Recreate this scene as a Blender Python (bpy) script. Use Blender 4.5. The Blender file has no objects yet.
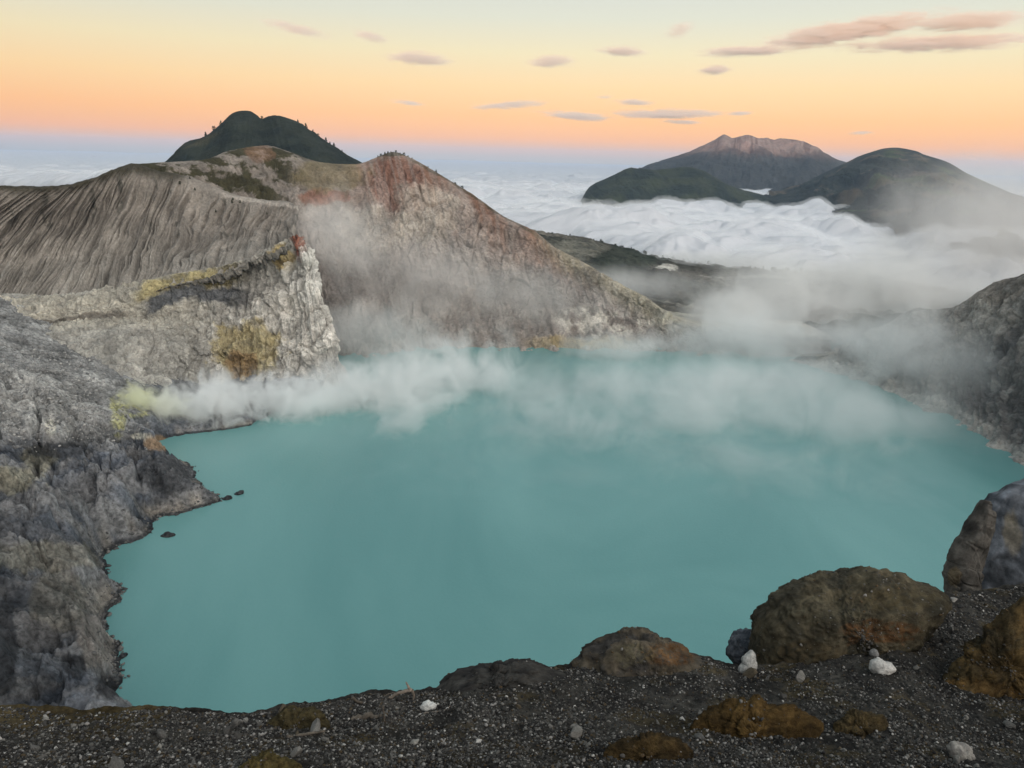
import bpy, bmesh, math, random
import numpy as np
from mathutils import Vector, Matrix
random.seed(7); rng = np.random.default_rng(7)
R = math.radians
# ------------------------------------------------------------------ camera, world, sun, exposure
sc = bpy.context.scene
col = sc.collection
FPX = 773.0; PITCH = R(16.4); ROLL = R(1.5); CAMZ = 230.0
cF = np.array([0, math.cos(PITCH), -math.sin(PITCH)]); U0 = np.array([0, math.sin(PITCH), math.cos(PITCH)]); R0 = np.array([1., 0, 0])
cR = R0*math.cos(ROLL)+U0*math.sin(ROLL); cU = U0*math.cos(ROLL)-R0*math.sin(ROLL)
CAM = np.array([0, 0, CAMZ])
cam = bpy.data.cameras.new('camera'); camo = bpy.data.objects.new('camera', cam); col.objects.link(camo)
cam.sensor_width = 36; cam.lens = 36*FPX/1024; cam.clip_start = 0.5; cam.clip_end = 200000
M4 = Matrix(((cR[0], cU[0], -cF[0], 0), (cR[1], cU[1], -cF[1], 0), (cR[2], cU[2], -cF[2], CAMZ), (0, 0, 0, 1)))
camo.matrix_world = M4; sc.camera = camo
sc.view_settings.view_transform = 'Standard'; sc.view_settings.look = 'None'
sc.view_settings.exposure = 0.0; sc.view_settings.gamma = 1.0
cy = sc.cycles
cy.use_denoising = True
cy.max_bounces = 8; cy.diffuse_bounces = 2; cy.glossy_bounces = 2; cy.volume_bounces = 6; cy.transparent_max_bounces = 8
cy.volume_max_steps = 128; cy.volume_step_rate = 1.0; cy.use_adaptive_sampling = True; cy.adaptive_threshold = 0.02

def lin(*c):
    return tuple(((v/255)/12.92 if v/255 <= .04045 else ((v/255+.055)/1.055)**2.4) for v in c)

SUN_EL = R(1.3); SUN_AZ = R(196)           # sunrise low behind the camera; azimuth measured from +Y clockwise
w = bpy.data.worlds.new('World'); sc.world = w; w.use_nodes = True
nt = w.node_tree; nt.nodes.clear()
N = nt.nodes.new; L = nt.links.new
out = N('ShaderNodeOutputWorld'); add = N('ShaderNodeAddShader')
sky = N('ShaderNodeTexSky'); sky.sky_type = 'NISHITA'; sky.sun_disc = False
sky.sun_elevation = R(3); sky.sun_rotation = SUN_AZ; sky.altitude = 2300
bg1 = N('ShaderNodeBackground'); bg1.inputs[1].default_value = 0.08
L(sky.outputs[0], bg1.inputs[0])
tc = N('ShaderNodeTexCoord'); sep = N('ShaderNodeSeparateXYZ'); L(tc.outputs['Generated'], sep.inputs[0])
asin = N('ShaderNodeMath'); asin.operation = 'ARCSINE'; L(sep.outputs[2], asin.inputs[0])
mr = N('ShaderNodeMapRange'); mr.inputs[1].default_value = R(-4); mr.inputs[2].default_value = R(40); L(asin.outputs[0], mr.inputs[0])
ramp = N('ShaderNodeValToRGB'); L(mr.outputs[0], ramp.inputs[0])
stops = [(-4, (120, 140, 155)), (-0.4, (128, 150, 166)), (0.0, (150, 148, 160)), (0.45, (200, 142, 138)), (1.2, (240, 146, 116)), (2.7, (252, 164, 106)),
         (4.7, (250, 194, 130)), (6.8, (240, 211, 160)), (9.0, (222, 211, 185)), (12, (210, 205, 194)), (20, (178, 190, 190)), (40, (165, 180, 186))]
el = ramp.color_ramp.elements
for i, (d, c) in enumerate(stops):
    t = (d+4)/44
    if i == 0: e = el[0]; e.position = t
    elif i == 1: e = el[1]; e.position = t
    else: e = el.new(t)
    e.color = (*lin(*c), 1)
bg2 = N('ShaderNodeBackground'); bg2.inputs[1].default_value = 0.86; L(ramp.outputs[0], bg2.inputs[0])
L(bg1.outputs[0], add.inputs[0]); L(bg2.outputs[0], add.inputs[1])
# the bright sunrise half of the sky, behind the viewer
GL = (math.sin(R(142))*math.cos(R(24)), math.cos(R(142))*math.cos(R(24)), math.sin(R(24)))
dt = N('ShaderNodeVectorMath'); dt.operation = 'DOT_PRODUCT'; dt.inputs[1].default_value = GL; L(tc.outputs['Generated'], dt.inputs[0])
gm_ = N('ShaderNodeMapRange'); gm_.interpolation_type = 'SMOOTHSTEP'; gm_.inputs[1].default_value = .45; gm_.inputs[2].default_value = 1; gm_.inputs[4].default_value = 2.7; L(dt.outputs['Value'], gm_.inputs[0])
bg3 = N('ShaderNodeBackground'); bg3.inputs[0].default_value = (1, .90, .80, 1); L(gm_.outputs[0], bg3.inputs[1])
add2 = N('ShaderNodeAddShader'); L(add.outputs[0], add2.inputs[0]); L(bg3.outputs[0], add2.inputs[1]); L(add2.outputs[0], out.inputs[0])

sun = bpy.data.lights.new('sun', 'SUN'); sun.energy = 4.0; sun.angle = R(0.6); sun.color = (1, 0.42, 0.28)
suno = bpy.data.objects.new('sun', sun); col.objects.link(suno)
sd = Vector((math.sin(SUN_AZ)*math.cos(SUN_EL), math.cos(SUN_AZ)*math.cos(SUN_EL), math.sin(SUN_EL)))
suno.rotation_euler = sd.to_track_quat('Z', 'Y').to_euler()

# ------------------------------------------------------------------ helpers
def ray(px, py): return cF + cR*((px-512)/FPX) - cU*((py-384)/FPX)
def P(px, py, Y):
    d = ray(px, py); return CAM + d*(Y/d[1])
def PZ(px, py, Z):
    d = ray(px, py); return CAM + d*((Z-CAMZ)/d[2])
def YZ(px, py, Z): return (px, py, PZ(px, py, Z)[1])

_perm = np.random.default_rng(3).permutation(256).astype(np.int32); _perm = np.concatenate([_perm, _perm])
_g = np.random.default_rng(4).normal(size=(256, 3)); _g /= np.linalg.norm(_g, axis=1)[:, None]
def pn(x, y, z=0.):
    x, y, z = np.broadcast_arrays(np.asarray(x, float), np.asarray(y, float), np.asarray(z, float))
    xi = np.floor(x).astype(np.int64); yi = np.floor(y).astype(np.int64); zi = np.floor(z).astype(np.int64)
    xf, yf, zf = x-xi, y-yi, z-zi
    u = xf**3*(xf*(xf*6-15)+10); v = yf**3*(yf*(yf*6-15)+10); w_ = zf**3*(zf*(zf*6-15)+10)
    xi &= 255; yi &= 255; zi &= 255
    def g(a, b, c):
        h = _perm[_perm[_perm[(xi+a) & 255]+((yi+b) & 255)]+((zi+c) & 255)]
        gr = _g[h]
        return gr[..., 0]*(xf-a)+gr[..., 1]*(yf-b)+gr[..., 2]*(zf-c)
    def lp(a, b, t): return a+(b-a)*t
    r0 = lp(lp(g(0, 0, 0), g(1, 0, 0), u), lp(g(0, 1, 0), g(1, 1, 0), u), v)
    r1 = lp(lp(g(0, 0, 1), g(1, 0, 1), u), lp(g(0, 1, 1), g(1, 1, 1), u), v)
    return lp(r0, r1, w_)*1.6
def fbm(x, y, z=0., o=4, gain=.5):
    s = 0; a = 1; t = 0
    for i in range(o):
        s = s+a*pn(x*2**i+17*i, y*2**i+5*i, z*2**i+9*i); t += a; a *= gain
    return s/t
def rid(x, y, z=0., o=4, gain=.5):
    s = 0; a = 1; t = 0
    for i in range(o):
        s = s+a*(1-2*np.abs(pn(x*2**i+31*i, y*2**i+7*i, z*2**i+3*i))); t += a; a *= gain
    return s/t
def cell(x, y, z, seed=0):
    x, y, z = np.broadcast_arrays(np.asarray(x, float), np.asarray(y, float), np.asarray(z, float))
    xi = np.floor(x).astype(np.int64); yi = np.floor(y).astype(np.int64); zi = np.floor(z).astype(np.int64)
    f1 = np.full(x.shape, 9.); f2 = np.full(x.shape, 9.); val = np.zeros(x.shape)
    for a in (-1, 0, 1):
        for b in (-1, 0, 1):
            for c in (-1, 0, 1):
                h = _perm[_perm[_perm[(xi+a+seed) & 255]+((yi+b) & 255)]+((zi+c) & 255)]
                g = _g[h]*.55
                d = (xi+a+.5+g[..., 0]-x)**2+(yi+b+.5+g[..., 1]-y)**2+(zi+c+.5+g[..., 2]-z)**2
                m = d < f1; f2 = np.where(m, f1, np.minimum(f2, d)); val = np.where(m, h/255., val); f1 = np.where(m, d, f1)
    return val, np.sqrt(f2)-np.sqrt(f1)
def crack_rock(X, Y, Z, s, seed=0):
    """blocky fractured relief, about -1..1"""
    wx = X*s+.5*fbm(X*s*.9, Y*s*.9, Z*s*.9, 3); wy = Y*s+.5*fbm(X*s*.9+9, Y*s*.9, Z*s*.9, 3)
    v, e = cell(wx, wy, Z*s*.8, seed)
    v2, e2 = cell(wx*2.3+4, wy*2.3, Z*s*1.9, seed+3)
    return (v-.5)*1.1*ss(e, 0, .18)-ss(e, .12, 0)*.35+((v2-.5)*.5*ss(e2, 0, .2)-ss(e2, .14, 0)*.2)
def ss(x, a, b):
    t = np.clip((x-a)/(b-a), 0, 1); return t*t*(3-2*t)
def mixc(A, B, m):
    m = np.asarray(m)[..., None]; return np.asarray(A)*(1-m)+np.asarray(B)*m
def blob(px, py, cx, cy_, rx, ry, j=None):
    d = ((px-cx)/rx)**2+((py-cy_)/ry)**2
    if j is not None: d = d*(1+j)
    return ss(d, 1.35, .65)

def catmull(Pn, n, axis, tn=.85):
    """resample control array along axis to n samples, centripetal-free Catmull-Rom"""
    A = np.moveaxis(Pn, axis, 0); m = A.shape[0]
    t = np.linspace(0, m-1, n); i = np.clip(t.astype(int), 0, m-2); f = (t-i)[:, None, None]
    g = lambda k: A[np.clip(k, 0, m-1)]
    a, b, c, d = g(i-1), g(i), g(i+1), g(i+2)
    m1 = (c-a)*.5*tn; m2 = (d-b)*.5*tn
    r = (2*f**3-3*f**2+1)*b+(f**3-2*f**2+f)*m1+(-2*f**3+3*f**2)*c+(f**3-f**2)*m2
    return np.moveaxis(r, 0, axis)

def grid_mesh(name, V, cols=None, mat=None, label=None, cat=None, kind='structure', group=None, closed_u=False, parent=None):
    nv, nu = V.shape[:2]
    me = bpy.data.meshes.new(name)
    idx = np.arange(nv*nu).reshape(nv, nu)
    if closed_u:
        nx = np.roll(idx, -1, axis=1)
        a, b, c, d = idx[:-1], nx[:-1], nx[1:], idx[1:]
    else:
        a, b, c, d = idx[:-1, :-1], idx[:-1, 1:], idx[1:, 1:], idx[1:, :-1]
    q = np.stack([d, c, b, a], -1).reshape(-1, 4)
    nf = len(q)
    me.vertices.add(nv*nu); me.vertices.foreach_set('co', V.reshape(-1).astype(np.float32))
    me.loops.add(nf*4); me.loops.foreach_set('vertex_index', q.reshape(-1).astype(np.int32))
    me.polygons.add(nf); me.polygons.foreach_set('loop_start', (np.arange(nf)*4).astype(np.int32))
    me.polygons.foreach_set('use_smooth', np.ones(nf, bool))
    me.update(calc_edges=True)
    if cols is not None:
        at = me.attributes.new('Col', 'FLOAT_COLOR', 'POINT')
        c4 = np.ones((nv*nu, 4), np.float32); c4[:, :3] = np.clip(cols, 0.001, .95).reshape(-1, 3); at.data.foreach_set('color', c4.reshape(-1))
    if mat: me.materials.append(mat)
    o = bpy.data.objects.new(name, me); col.objects.link(o); o.parent = parent
    if parent is None: tag(o, label, cat, group, kind)
    return o
def tag(o, label=None, cat=None, group=None, kind=None):
    if label: o['label'] = label
    if cat: o['category'] = cat
    if group: o['group'] = group
    if kind: o['kind'] = kind
    return o
def normals(V):
    du = np.gradient(V, axis=1); dv = np.gradient(V, axis=0)
    n = np.cross(du, dv); n /= np.linalg.norm(n, axis=-1)[..., None]+1e-9
    return n
def patch(net, nu, nv):
    """net: rows(top->bottom) of (px,py,Y). returns world grid, px, py, u, v, normal (towards viewer)"""
    A = np.array([[[*P(*p), p[0], p[1]] for p in row] for row in net], float)
    G = catmull(catmull(A, nu, 1), nv, 0)
    V = G[..., :3]; n = normals(V)
    flip = np.sign(((CAM-V)*n).sum(-1).mean()); n = n*flip
    v, u = np.meshgrid(np.linspace(0, 1, nv), np.linspace(0, 1, nu), indexing='ij')
    return V, G[..., 3], G[..., 4], u, v, n
def cols_net(cols): return [list(r) for r in zip(*cols)]     # list of columns -> rows

# ------------------------------------------------------------------ materials
def rock_mat(name, scale=1.0, bump=1.0, var=0.35, rough=0.95, col_=None, fleck=0.0, fleckcol=(.5, .5, .5), spec=.15):
    m = bpy.data.materials.new(name); m.use_nodes = True; t = m.node_tree; b = t.nodes['Principled BSDF']
    N = t.nodes.new; L = t.links.new
    b.inputs['Roughness'].default_value = rough; b.inputs['Specular IOR Level'].default_value = spec
    tc = N('ShaderNodeTexCoord')
    n1 = N('ShaderNodeTexNoise'); n1.inputs['Scale'].default_value = .6*scale; n1.inputs['Detail'].default_value = 8; n1.inputs['Roughness'].default_value = .68
    n2 = N('ShaderNodeTexNoise'); n2.inputs['Scale'].default_value = .07*scale; n2.inputs['Detail'].default_value = 5
    L(tc.outputs['Object'], n1.inputs['Vector']); L(tc.outputs['Object'], n2.inputs['Vector'])
    r1 = N('ShaderNodeMapRange'); r1.inputs[1].default_value = .34; r1.inputs[2].default_value = .66; r1.inputs[3].default_value = 1-var; r1.inputs[4].default_value = 1+var
    L(n1.outputs[0], r1.inputs[0])
    r2 = N('ShaderNodeMapRange'); r2.inputs[1].default_value = .35; r2.inputs[2].default_value = .65; r2.inputs[3].default_value = 1-var*.6; r2.inputs[4].default_value = 1+var*.6
    L(n2.outputs[0], r2.inputs[0])
    mu = N('ShaderNodeMath'); mu.operation = 'MULTIPLY'; L(r1.outputs[0], mu.inputs[0]); L(r2.outputs[0], mu.inputs[1])
    if col_ is None:
        at = N('ShaderNodeAttribute'); at.attribute_name = 'Col'; src = at.outputs['Color']
    else:
        rg = N('ShaderNodeRGB'); rg.outputs[0].default_value = (*col_, 1); src = rg.outputs[0]
    vm = N('ShaderNodeVectorMath'); vm.operation = 'SCALE'; L(src, vm.inputs[0]); L(mu.outputs[0], vm.inputs['Scale'])
    last = vm.outputs[0]
    if fleck > 0:
        vo = N('ShaderNodeTexVoronoi'); vo.inputs['Scale'].default_value = 6*scale; L(tc.outputs['Object'], vo.inputs['Vector'])
        cr = N('ShaderNodeSeparateColor'); L(vo.outputs['Color'], cr.inputs[0])
        gt = N('ShaderNodeMath'); gt.operation = 'GREATER_THAN'; gt.inputs[1].default_value = 1-fleck; L(cr.outputs[0], gt.inputs[0])
        lt = N('ShaderNodeMath'); lt.operation = 'LESS_THAN'; lt.inputs[1].default_value = .42; L(vo.outputs['Distance'], lt.inputs[0])
        ml = N('ShaderNodeMath'); ml.operation = 'MULTIPLY'; L(gt.outputs[0], ml.inputs[0]); L(lt.outputs[0], ml.inputs[1])
        mx = N('ShaderNodeMix'); mx.data_type = 'RGBA'; L(ml.outputs[0], mx.inputs[0]); L(last, mx.inputs[6]); mx.inputs[7].default_value = (*fleckcol, 1)
        last = mx.outputs[2]
    L(last, b.inputs['Base Color'])
    bp = N('ShaderNodeBump'); bp.inputs['Strength'].default_value = 1.0; bp.inputs['Distance'].default_value = bump
    L(n1.outputs[0], bp.inputs['Height']); L(bp.outputs[0], b.inputs['Normal'])
    return m
M_terr = rock_mat('crater_rock', scale=.55, bump=3, var=.26)
M_cliff = rock_mat('cliff_rock', scale=.7, bump=3.5, var=.30)
M_crag = rock_mat('dark_crag_rock', scale=.6, bump=4, var=.55)
M_far = rock_mat('mountain_slope', scale=.02, bump=30, var=.25)
M_plateau = rock_mat('plateau_scrub', scale=.09, bump=12, var=.55)

# ------------------------------------------------------------------ lake
lk = bpy.data.materials.new('sulphur_lake_water'); lk.use_nodes = True; t = lk.node_tree; b = t.nodes['Principled BSDF']
b.inputs['Roughness'].default_value = .22; b.inputs['IOR'].default_value = 1.33; b.inputs['Specular IOR Level'].default_value = .5
tc = t.nodes.new('ShaderNodeTexCoord')
n1 = t.nodes.new('ShaderNodeTexNoise'); n1.inputs['Scale'].default_value = .005; n1.inputs['Detail'].default_value = 7; n1.inputs['Distortion'].default_value = 1.8
mp = t.nodes.new('ShaderNodeMapping'); mp.inputs['Scale'].default_value = (1, .45, 1); mp.inputs['Rotation'].default_value = (0, 0, .3)
t.links.new(tc.outputs['Object'], mp.inputs[0]); t.links.new(mp.outputs[0], n1.inputs['Vector'])
cr = t.nodes.new('ShaderNodeValToRGB'); cr.color_ramp.elements[0].position = .3; cr.color_ramp.elements[1].position = .7
cr.color_ramp.elements[0].color = (.092, .240, .240, 1); cr.color_ramp.elements[1].color = (.145, .315, .31, 1)
t.links.new(n1.outputs[0], cr.inputs[0]); t.links.new(cr.outputs[0], b.inputs['Base Color'])
n2 = t.nodes.new('ShaderNodeTexNoise'); n2.inputs['Scale'].default_value = .5; n2.inputs['Detail'].default_value = 6
t.links.new(tc.outputs['Object'], n2.inputs['Vector'])
bp = t.nodes.new('ShaderNodeBump'); bp.inputs['Distance'].default_value = .25; bp.inputs['Strength'].default_value = .6
t.links.new(n2.outputs[0], bp.inputs['Height']); t.links.new(bp.outputs[0], b.inputs['Normal'])
gx, gy = np.meshgrid(np.linspace(-480, 760, 60), np.linspace(130, 1020, 50))
grid_mesh('lake', np.stack([gx, gy, gx*0], -1), None, lk)

# ------------------------------------------------------------------ left ash slope with gullies
tb = [((-100, 190, 800), (-330, 335, 640)), ((0, 186.5, 850), (-200, 320, 700)), ((40, 187, 870), (-110, 308, 740)), ((67, 185, 890), (-45, 302, 770)),
      ((91, 179, 905), (0, 298, 790)), ((112, 170.5, 925), (32, 298, 795)), ((134, 164.5, 945), (66, 295, 798)), ((160, 172, 955), (105, 292, 802)),
      ((189, 177, 962), (140, 284, 808)), ((232, 194, 960), (185, 273, 812)), ((265, 200, 950), (222, 265, 815)), ((286, 201, 935), (258, 252, 818)), ((298, 206, 915), (290, 238, 820))]
colsA = []
for (a, bb) in tb:
    c = []
    back = (a[0], a[1]+14, a[2]+70)
    c.append(back); c.append(a)
    for s, sag in ((.33, 14), (.66, 12), (1., 0), (1.12, -6)):
        x = a[0]+(bb[0]-a[0])*s; y = a[1]+(bb[1]-a[1])*s; Y = a[2]+(bb[2]-a[2])*s+sag
        c.append((x, y, Y))
    colsA.append(c)
V, px, py, u, v, n = patch(cols_net(colsA), 1500, 420)
vv = ss(v, .2, .36)
warp = .026*fbm(u*8, v*3.5, 1, 3)+.010*fbm(u*34, v*11, 5, 3)
uw = u+warp
g1 = rid(uw*92, v*1.9, 2, 1); g2 = rid(uw*210, v*4.0+5, 4, 1); g3 = rid(uw*34, v*1.3, 8, 1)
gmod = ss(fbm(u*60, v*2.5, 12, 2), -.35, .2)
gro = (ss(g1, .1, 1)*9.5*(.25+.75*gmod)+ss(g2, .2, 1)*3.6*ss(v, .25, .6)+ss(g3, 0, 1)*7)
amp = vv*(1-.75*ss(v, .93, 1.0))*(.55+.45*ss(fbm(u*5, v*4, 3, 3), -.3, .3))
bushes = ss(fbm(V[..., 0]*.09, V[..., 1]*.09, 3, 3), .25, .45)*ss(v, .18, .3)*ss(v, .75, .35)
d = -gro*amp+1.5*fbm(V[..., 0]*.05, V[..., 1]*.05, V[..., 2]*.05, 5)*vv+bushes*1.6
d += ss(v, .34, .2)*1.8*fbm(V[..., 0]*.12, V[..., 1]*.12, 0, 3)
Vd = V+n*d[..., None]
c = mixc((.25, .225, .20), (.32, .30, .27), ss(v, .3, .9))
nz = fbm(V[..., 0]*.03, V[..., 1]*.03, V[..., 2]*.03, 4)
c = c*(1+.35*nz)[..., None]
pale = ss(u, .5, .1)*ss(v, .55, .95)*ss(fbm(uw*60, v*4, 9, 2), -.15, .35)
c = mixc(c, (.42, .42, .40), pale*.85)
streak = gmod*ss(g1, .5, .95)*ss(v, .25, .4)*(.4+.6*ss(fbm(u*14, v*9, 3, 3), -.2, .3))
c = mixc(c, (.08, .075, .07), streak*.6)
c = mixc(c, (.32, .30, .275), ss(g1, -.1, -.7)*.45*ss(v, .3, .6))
veg = ss(py-(np.interp(px, [-100, 0, 60, 90, 112, 134, 150, 165], [190, 187, 186, 180, 171, 165, 168, 172])+7+7*fbm(px*.05, py*.05, 2, 3)), 6, -6)*ss(px, 215, 170)
c = mixc(c, (.04, .036, .024), veg*.92)
c = mixc(c, (.06, .06, .05), bushes*.7)
path = ss(np.abs(py-np.interp(px, [180, 232, 265, 286, 300], [178, 195, 201, 202.5, 207])-1.5), 2.2, .8)*ss(px, 205, 235)
c = mixc(c, (.42, .38, .34), path*.8)
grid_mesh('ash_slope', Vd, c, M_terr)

# ------------------------------------------------------------------ pale cliff under the ash slope
cb = [
 [(-330, 330, 650), (-330, 350, 620), (-330, 372, 600), (-330, 390, 560), (-330, 420, 520), (-330, 450, 480)],
 [(-120, 306, 740), (-120, 328, 700), (-125, 345, 680), (-130, 362, 640), (-130, 382, 600), (-130, 410, 560)],
 [(0, 294, 792), (0, 315, 750), (0, 333, 735), (-2, 348, 695), (-4, 364, 650), (-5, 395, 600)],
 [(40, 296, 796), (40, 310, 760), (40, 328, 742), (40, 345, 700), (40, 362, 660), (40, 395, 605)],
 [(70, 294, 798), (70, 306, 768), (70, 325, 748), (70, 345, 705), (72, 364, 665), (72, 398, 610)],
 [(105, 290, 802), (105, 304, 775), (103, 322, 755), (102, 342, 712), (104, 366, 672), (106, 402, 612)],
 [(135, 284, 806), (134, 300, 782), (132, 320, 762), (130, 342, 722), (130, 370, 680), (132, 405, 615)],
 [(160, 277, 810), (157, 295, 788), (156, 318, 768), (154, 342, 738), (152, 374, 695), (155, 408, 622)],
 [(188, 271, 812), (184, 292, 792), (182, 316, 772), (180, 345, 742), (176, 380, 712), (178, 415, 640)],
 [(215, 266, 815), (212, 290, 796), (209, 316, 776), (206, 348, 750), (202, 382, 728), (202, 418, 655)],
 [(240, 260, 817), (238, 286, 798), (235, 314, 779), (232, 348, 754), (230, 384, 732), (228, 418, 670)],
 [(262, 250, 819), (261, 280, 800), (259, 312, 782), (257, 348, 757), (254, 384, 737), (252, 416, 690)],
 [(282, 240, 820), (284, 272, 800), (283, 308, 784), (283, 347, 760), (282, 384, 742), (282, 412, 710)],
 [(296, 233, 820), (305, 262, 802), (308, 300, 787), (313, 340, 768), (320, 376, 752), (322, 402, 735)],
 [(303, 236, 828), (317, 261, 812), (322, 295, 800), (334, 325, 785), (345, 365, 768), (352, 390, 756)],
 [(306, 240, 870), (314, 262, 860), (319, 296, 855), (330, 328, 845), (342, 366, 835), (350, 388, 820)],
 [(303, 236, 960), (308, 262, 960), (312, 296, 950), (322, 328, 940), (335, 362, 930), (345, 380, 900)],
]
V, px, py, u, v, n = patch(cols_net(cb), 950, 420)
X, Y, Z = V[..., 0], V[..., 1], V[..., 2]
right = ss(px, 150, 235)
flu = rid(u*34+.6*fbm(u*12, v*4, 3, 3), v*1.1, 3, 3)
strata = rid(Z*.055+.7*fbm(X*.012, Y*.012, 0, 3), X*.006, 1, 3)
rough = rid(X*.045, Y*.045, Z*.045, 5, .55)
d = right*(-flu*7.5-3+rough*5.5)+(1-right)*(strata*8+rough*3.5)*ss(v, .78, .6)
d += 2.0*fbm(X*.2, Y*.2, Z*.2, 3)
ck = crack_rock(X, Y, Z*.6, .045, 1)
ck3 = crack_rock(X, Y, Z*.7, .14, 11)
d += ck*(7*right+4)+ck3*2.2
d *= ss(v, 0, .05)*.85+.15
d *= (1-.5*ss(px, 300, 318))
fall = rid(u*60+.5*fbm(u*30, v*8, 5, 2), v*2.0, 7, 2)
d -= fall*2.2*right
Vd = V+n*d[..., None]
c = mixc((.285, .278, .255), (.43, .415, .38), ss(fbm(X*.03, Y*.03, Z*.05, 4), -.2, .3))
c = mixc(c, (.54, .515, .475), right*.9*ss(px, 165, 230)*(.45+.55*ss(fbm(u*40, v*7, 3, 3), -.4, .2))*ss(py-(270-(px-200)*.25), 10, 40))
c = mixc(c, (.40, .375, .32), ss(strata, .2, .5)*(1-right)*.95*ss(v, .62, .4))
c = mixc(c, (.17, .17, .17), ss(strata, 0, -.3)*(1-right)*.85)
j = 1.3*fbm(px*.07, py*.07, 1, 7, .62)
ycap = np.interp(px, [120, 145, 165, 185, 215, 240], [302, 292, 281, 276, 271, 266])
c = mixc(c, (.36, .30, .13), ss(np.abs(py-ycap-4+6*fbm(px*.08, py*.08, 4, 3)), 12, 5)*ss(px, 128, 150)*ss(px, 250, 220)*.75)
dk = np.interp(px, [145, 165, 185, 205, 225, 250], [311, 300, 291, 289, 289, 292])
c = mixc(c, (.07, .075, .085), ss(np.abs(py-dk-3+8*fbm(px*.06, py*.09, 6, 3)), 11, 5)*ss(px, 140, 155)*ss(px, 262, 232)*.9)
c = mixc(c, (.34, .27, .10), blob(px, py, 245, 347, 34, 28, j)*.7)
c = mixc(c, (.22, .12, .05), blob(px, py, 240, 360, 16, 14, j)*.6)
c = mixc(c, (.30, .11, .07), blob(px, py, 298, 246, 9, 14, j)*.9)
c = mixc(c, (.40, .30, .12), blob(px, py, 280, 256, 12, 12, j)*.8)
c = mixc(c, (.56, .55, .52), blob(px, py, 305, 275, 20, 26, j)*.7)
c = mixc(c, (.16, .10, .06), blob(px, py, 24, 354, 16, 10, j)*.7)
band = ss(np.abs(py-np.interp(px, [-20, 0, 60, 130], [336, 334, 325, 318])+3*fbm(px*.05, 3, 4, 3)), 4, 1.5)*ss(px, 150, 110)
c = mixc(c, (.10, .085, .07), band*.8)
crack = ss(rid(X*.03, Y*.03, Z*.03, 4, .6), .55, .8)
c = mixc(c, (.15, .148, .14), crack*.3)
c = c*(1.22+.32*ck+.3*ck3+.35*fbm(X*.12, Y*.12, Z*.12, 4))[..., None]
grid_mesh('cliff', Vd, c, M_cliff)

# ------------------------------------------------------------------ back crater wall
def colC(ridge, base, mids, backdz=-60):
    out = []
    p = P(*ridge)
    out.append(('w', p[0]*1.05, p[1]+150, p[2]+backdz, ridge[0], ridge[1]))
    out.append(ridge); out += mids; out.append(base)
    q = PZ(base[0], base[1], 0) if base[2] is None else P(*base)
    return out
def netw(colsin):
    """columns of points either (px,py,Y) or ('w',X,Y,Z,px,py) -> patch arrays"""
    A = []
    for c in colsin:
        r = []
        for p in c:
            r.append([p[1], p[2], p[3], p[4], p[5]] if p[0] == 'w' else [*P(*p), p[0], p[1]])
        A.append(r)
    return np.transpose(np.array(A, float), (1, 0, 2))
def patchA(A, nu, nv, tn=.85):
    G = catmull(catmull(A, nu, 1), nv, 0, tn); V = G[..., :3]; n = normals(V)
    n = n*np.sign(((CAM-V)*n).sum(-1).mean())
    v, u = np.meshgrid(np.linspace(0, 1, nv), np.linspace(0, 1, nu), indexing='ij')
    return V, G[..., 3], G[..., 4], u, v, n
rc = [((112, 172, 960), (200, 300, 900)), ((128, 165, 985), (220, 320, 900)), ((150, 163, 1005), (240, 340, 900)), ((170, 162, 1020), (262, 350, 900)), ((207, 159, 1060), (285, 360, 890)),
      ((228, 151, 1100), (305, 365, 880)), ((257, 146, 1140), (322, 368, 870)), ((271, 146, 1150), (335, 370, 862)), ((290, 152, 1155), (350, 371, 855)),
      ((319, 162, 1165), (370, 366, 872)), ((356, 164, 1175), (395, 360, 895)), ((375, 158, 1180), (420, 356, 910)), ((394, 152, 1180), (445, 352, 925)), ((417, 161, 1170), (468, 350.5, 932)),
      ((444, 177, 1155), (492, 349.5, 937)), ((472, 194, 1140), (515, 349, 940)), ((503, 216, 1115), (540, 349, 941)), ((534, 231, 1095), (566, 349, 943)),
      ((554, 247, 1080), (590, 349.5, 943)), ((581, 261, 1060), (612, 350, 944)), ((612, 280, 1040), (636, 350, 948)), ((644, 296, 1020), (660, 350, 950)), ((671, 315, 1000), (682, 350.5, 951)), ((700, 325, 995), (706, 351, 950)), ((730, 327, 990), (735, 353, 945)), ((770, 332, 980), (775, 356, 935)), ((830, 336, 960), (832, 361, 925))]
cc = []
for (a, bb) in rc:
    p = P(*a); c = [('w', p[0]*1.05, p[1]+160, p[2]-75*min(1, p[2]/120), a[0], a[1])]
    c.append(a)
    for s, sg in ((.3, -10), (.65, 14), (1, 0)):
        c.append((a[0]+(bb[0]-a[0])*s, a[1]+(bb[1]-a[1])*s, a[2]+(bb[2]-a[2])*s+sg*min(1, (bb[1]-a[1])/120)))
    q = P(*bb); c.append(('w', q[0], q[1]-60, -14, bb[0], bb[1]+6))
    cc.append(c)
V, px, py, u, v, n = patchA(netw(cc), 1000, 420)
X, Y, Z = V[..., 0], V[..., 1], V[..., 2]
uw = u+.012*fbm(u*9, v*3, 1, 3)
f1 = rid(uw*26, v*1.4, 2, 2); f2 = rid(uw*70, v*2.4, 4, 2); rg = rid(X*.02, Y*.02, Z*.02, 5, .55)
below = ss(v, .2, .3)
big = ss(py, 160, 250)
ck = crack_rock(X, Y, Z*.6, .035, 2); ck3 = crack_rock(X, Y, Z*.7, .12, 12)
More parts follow.
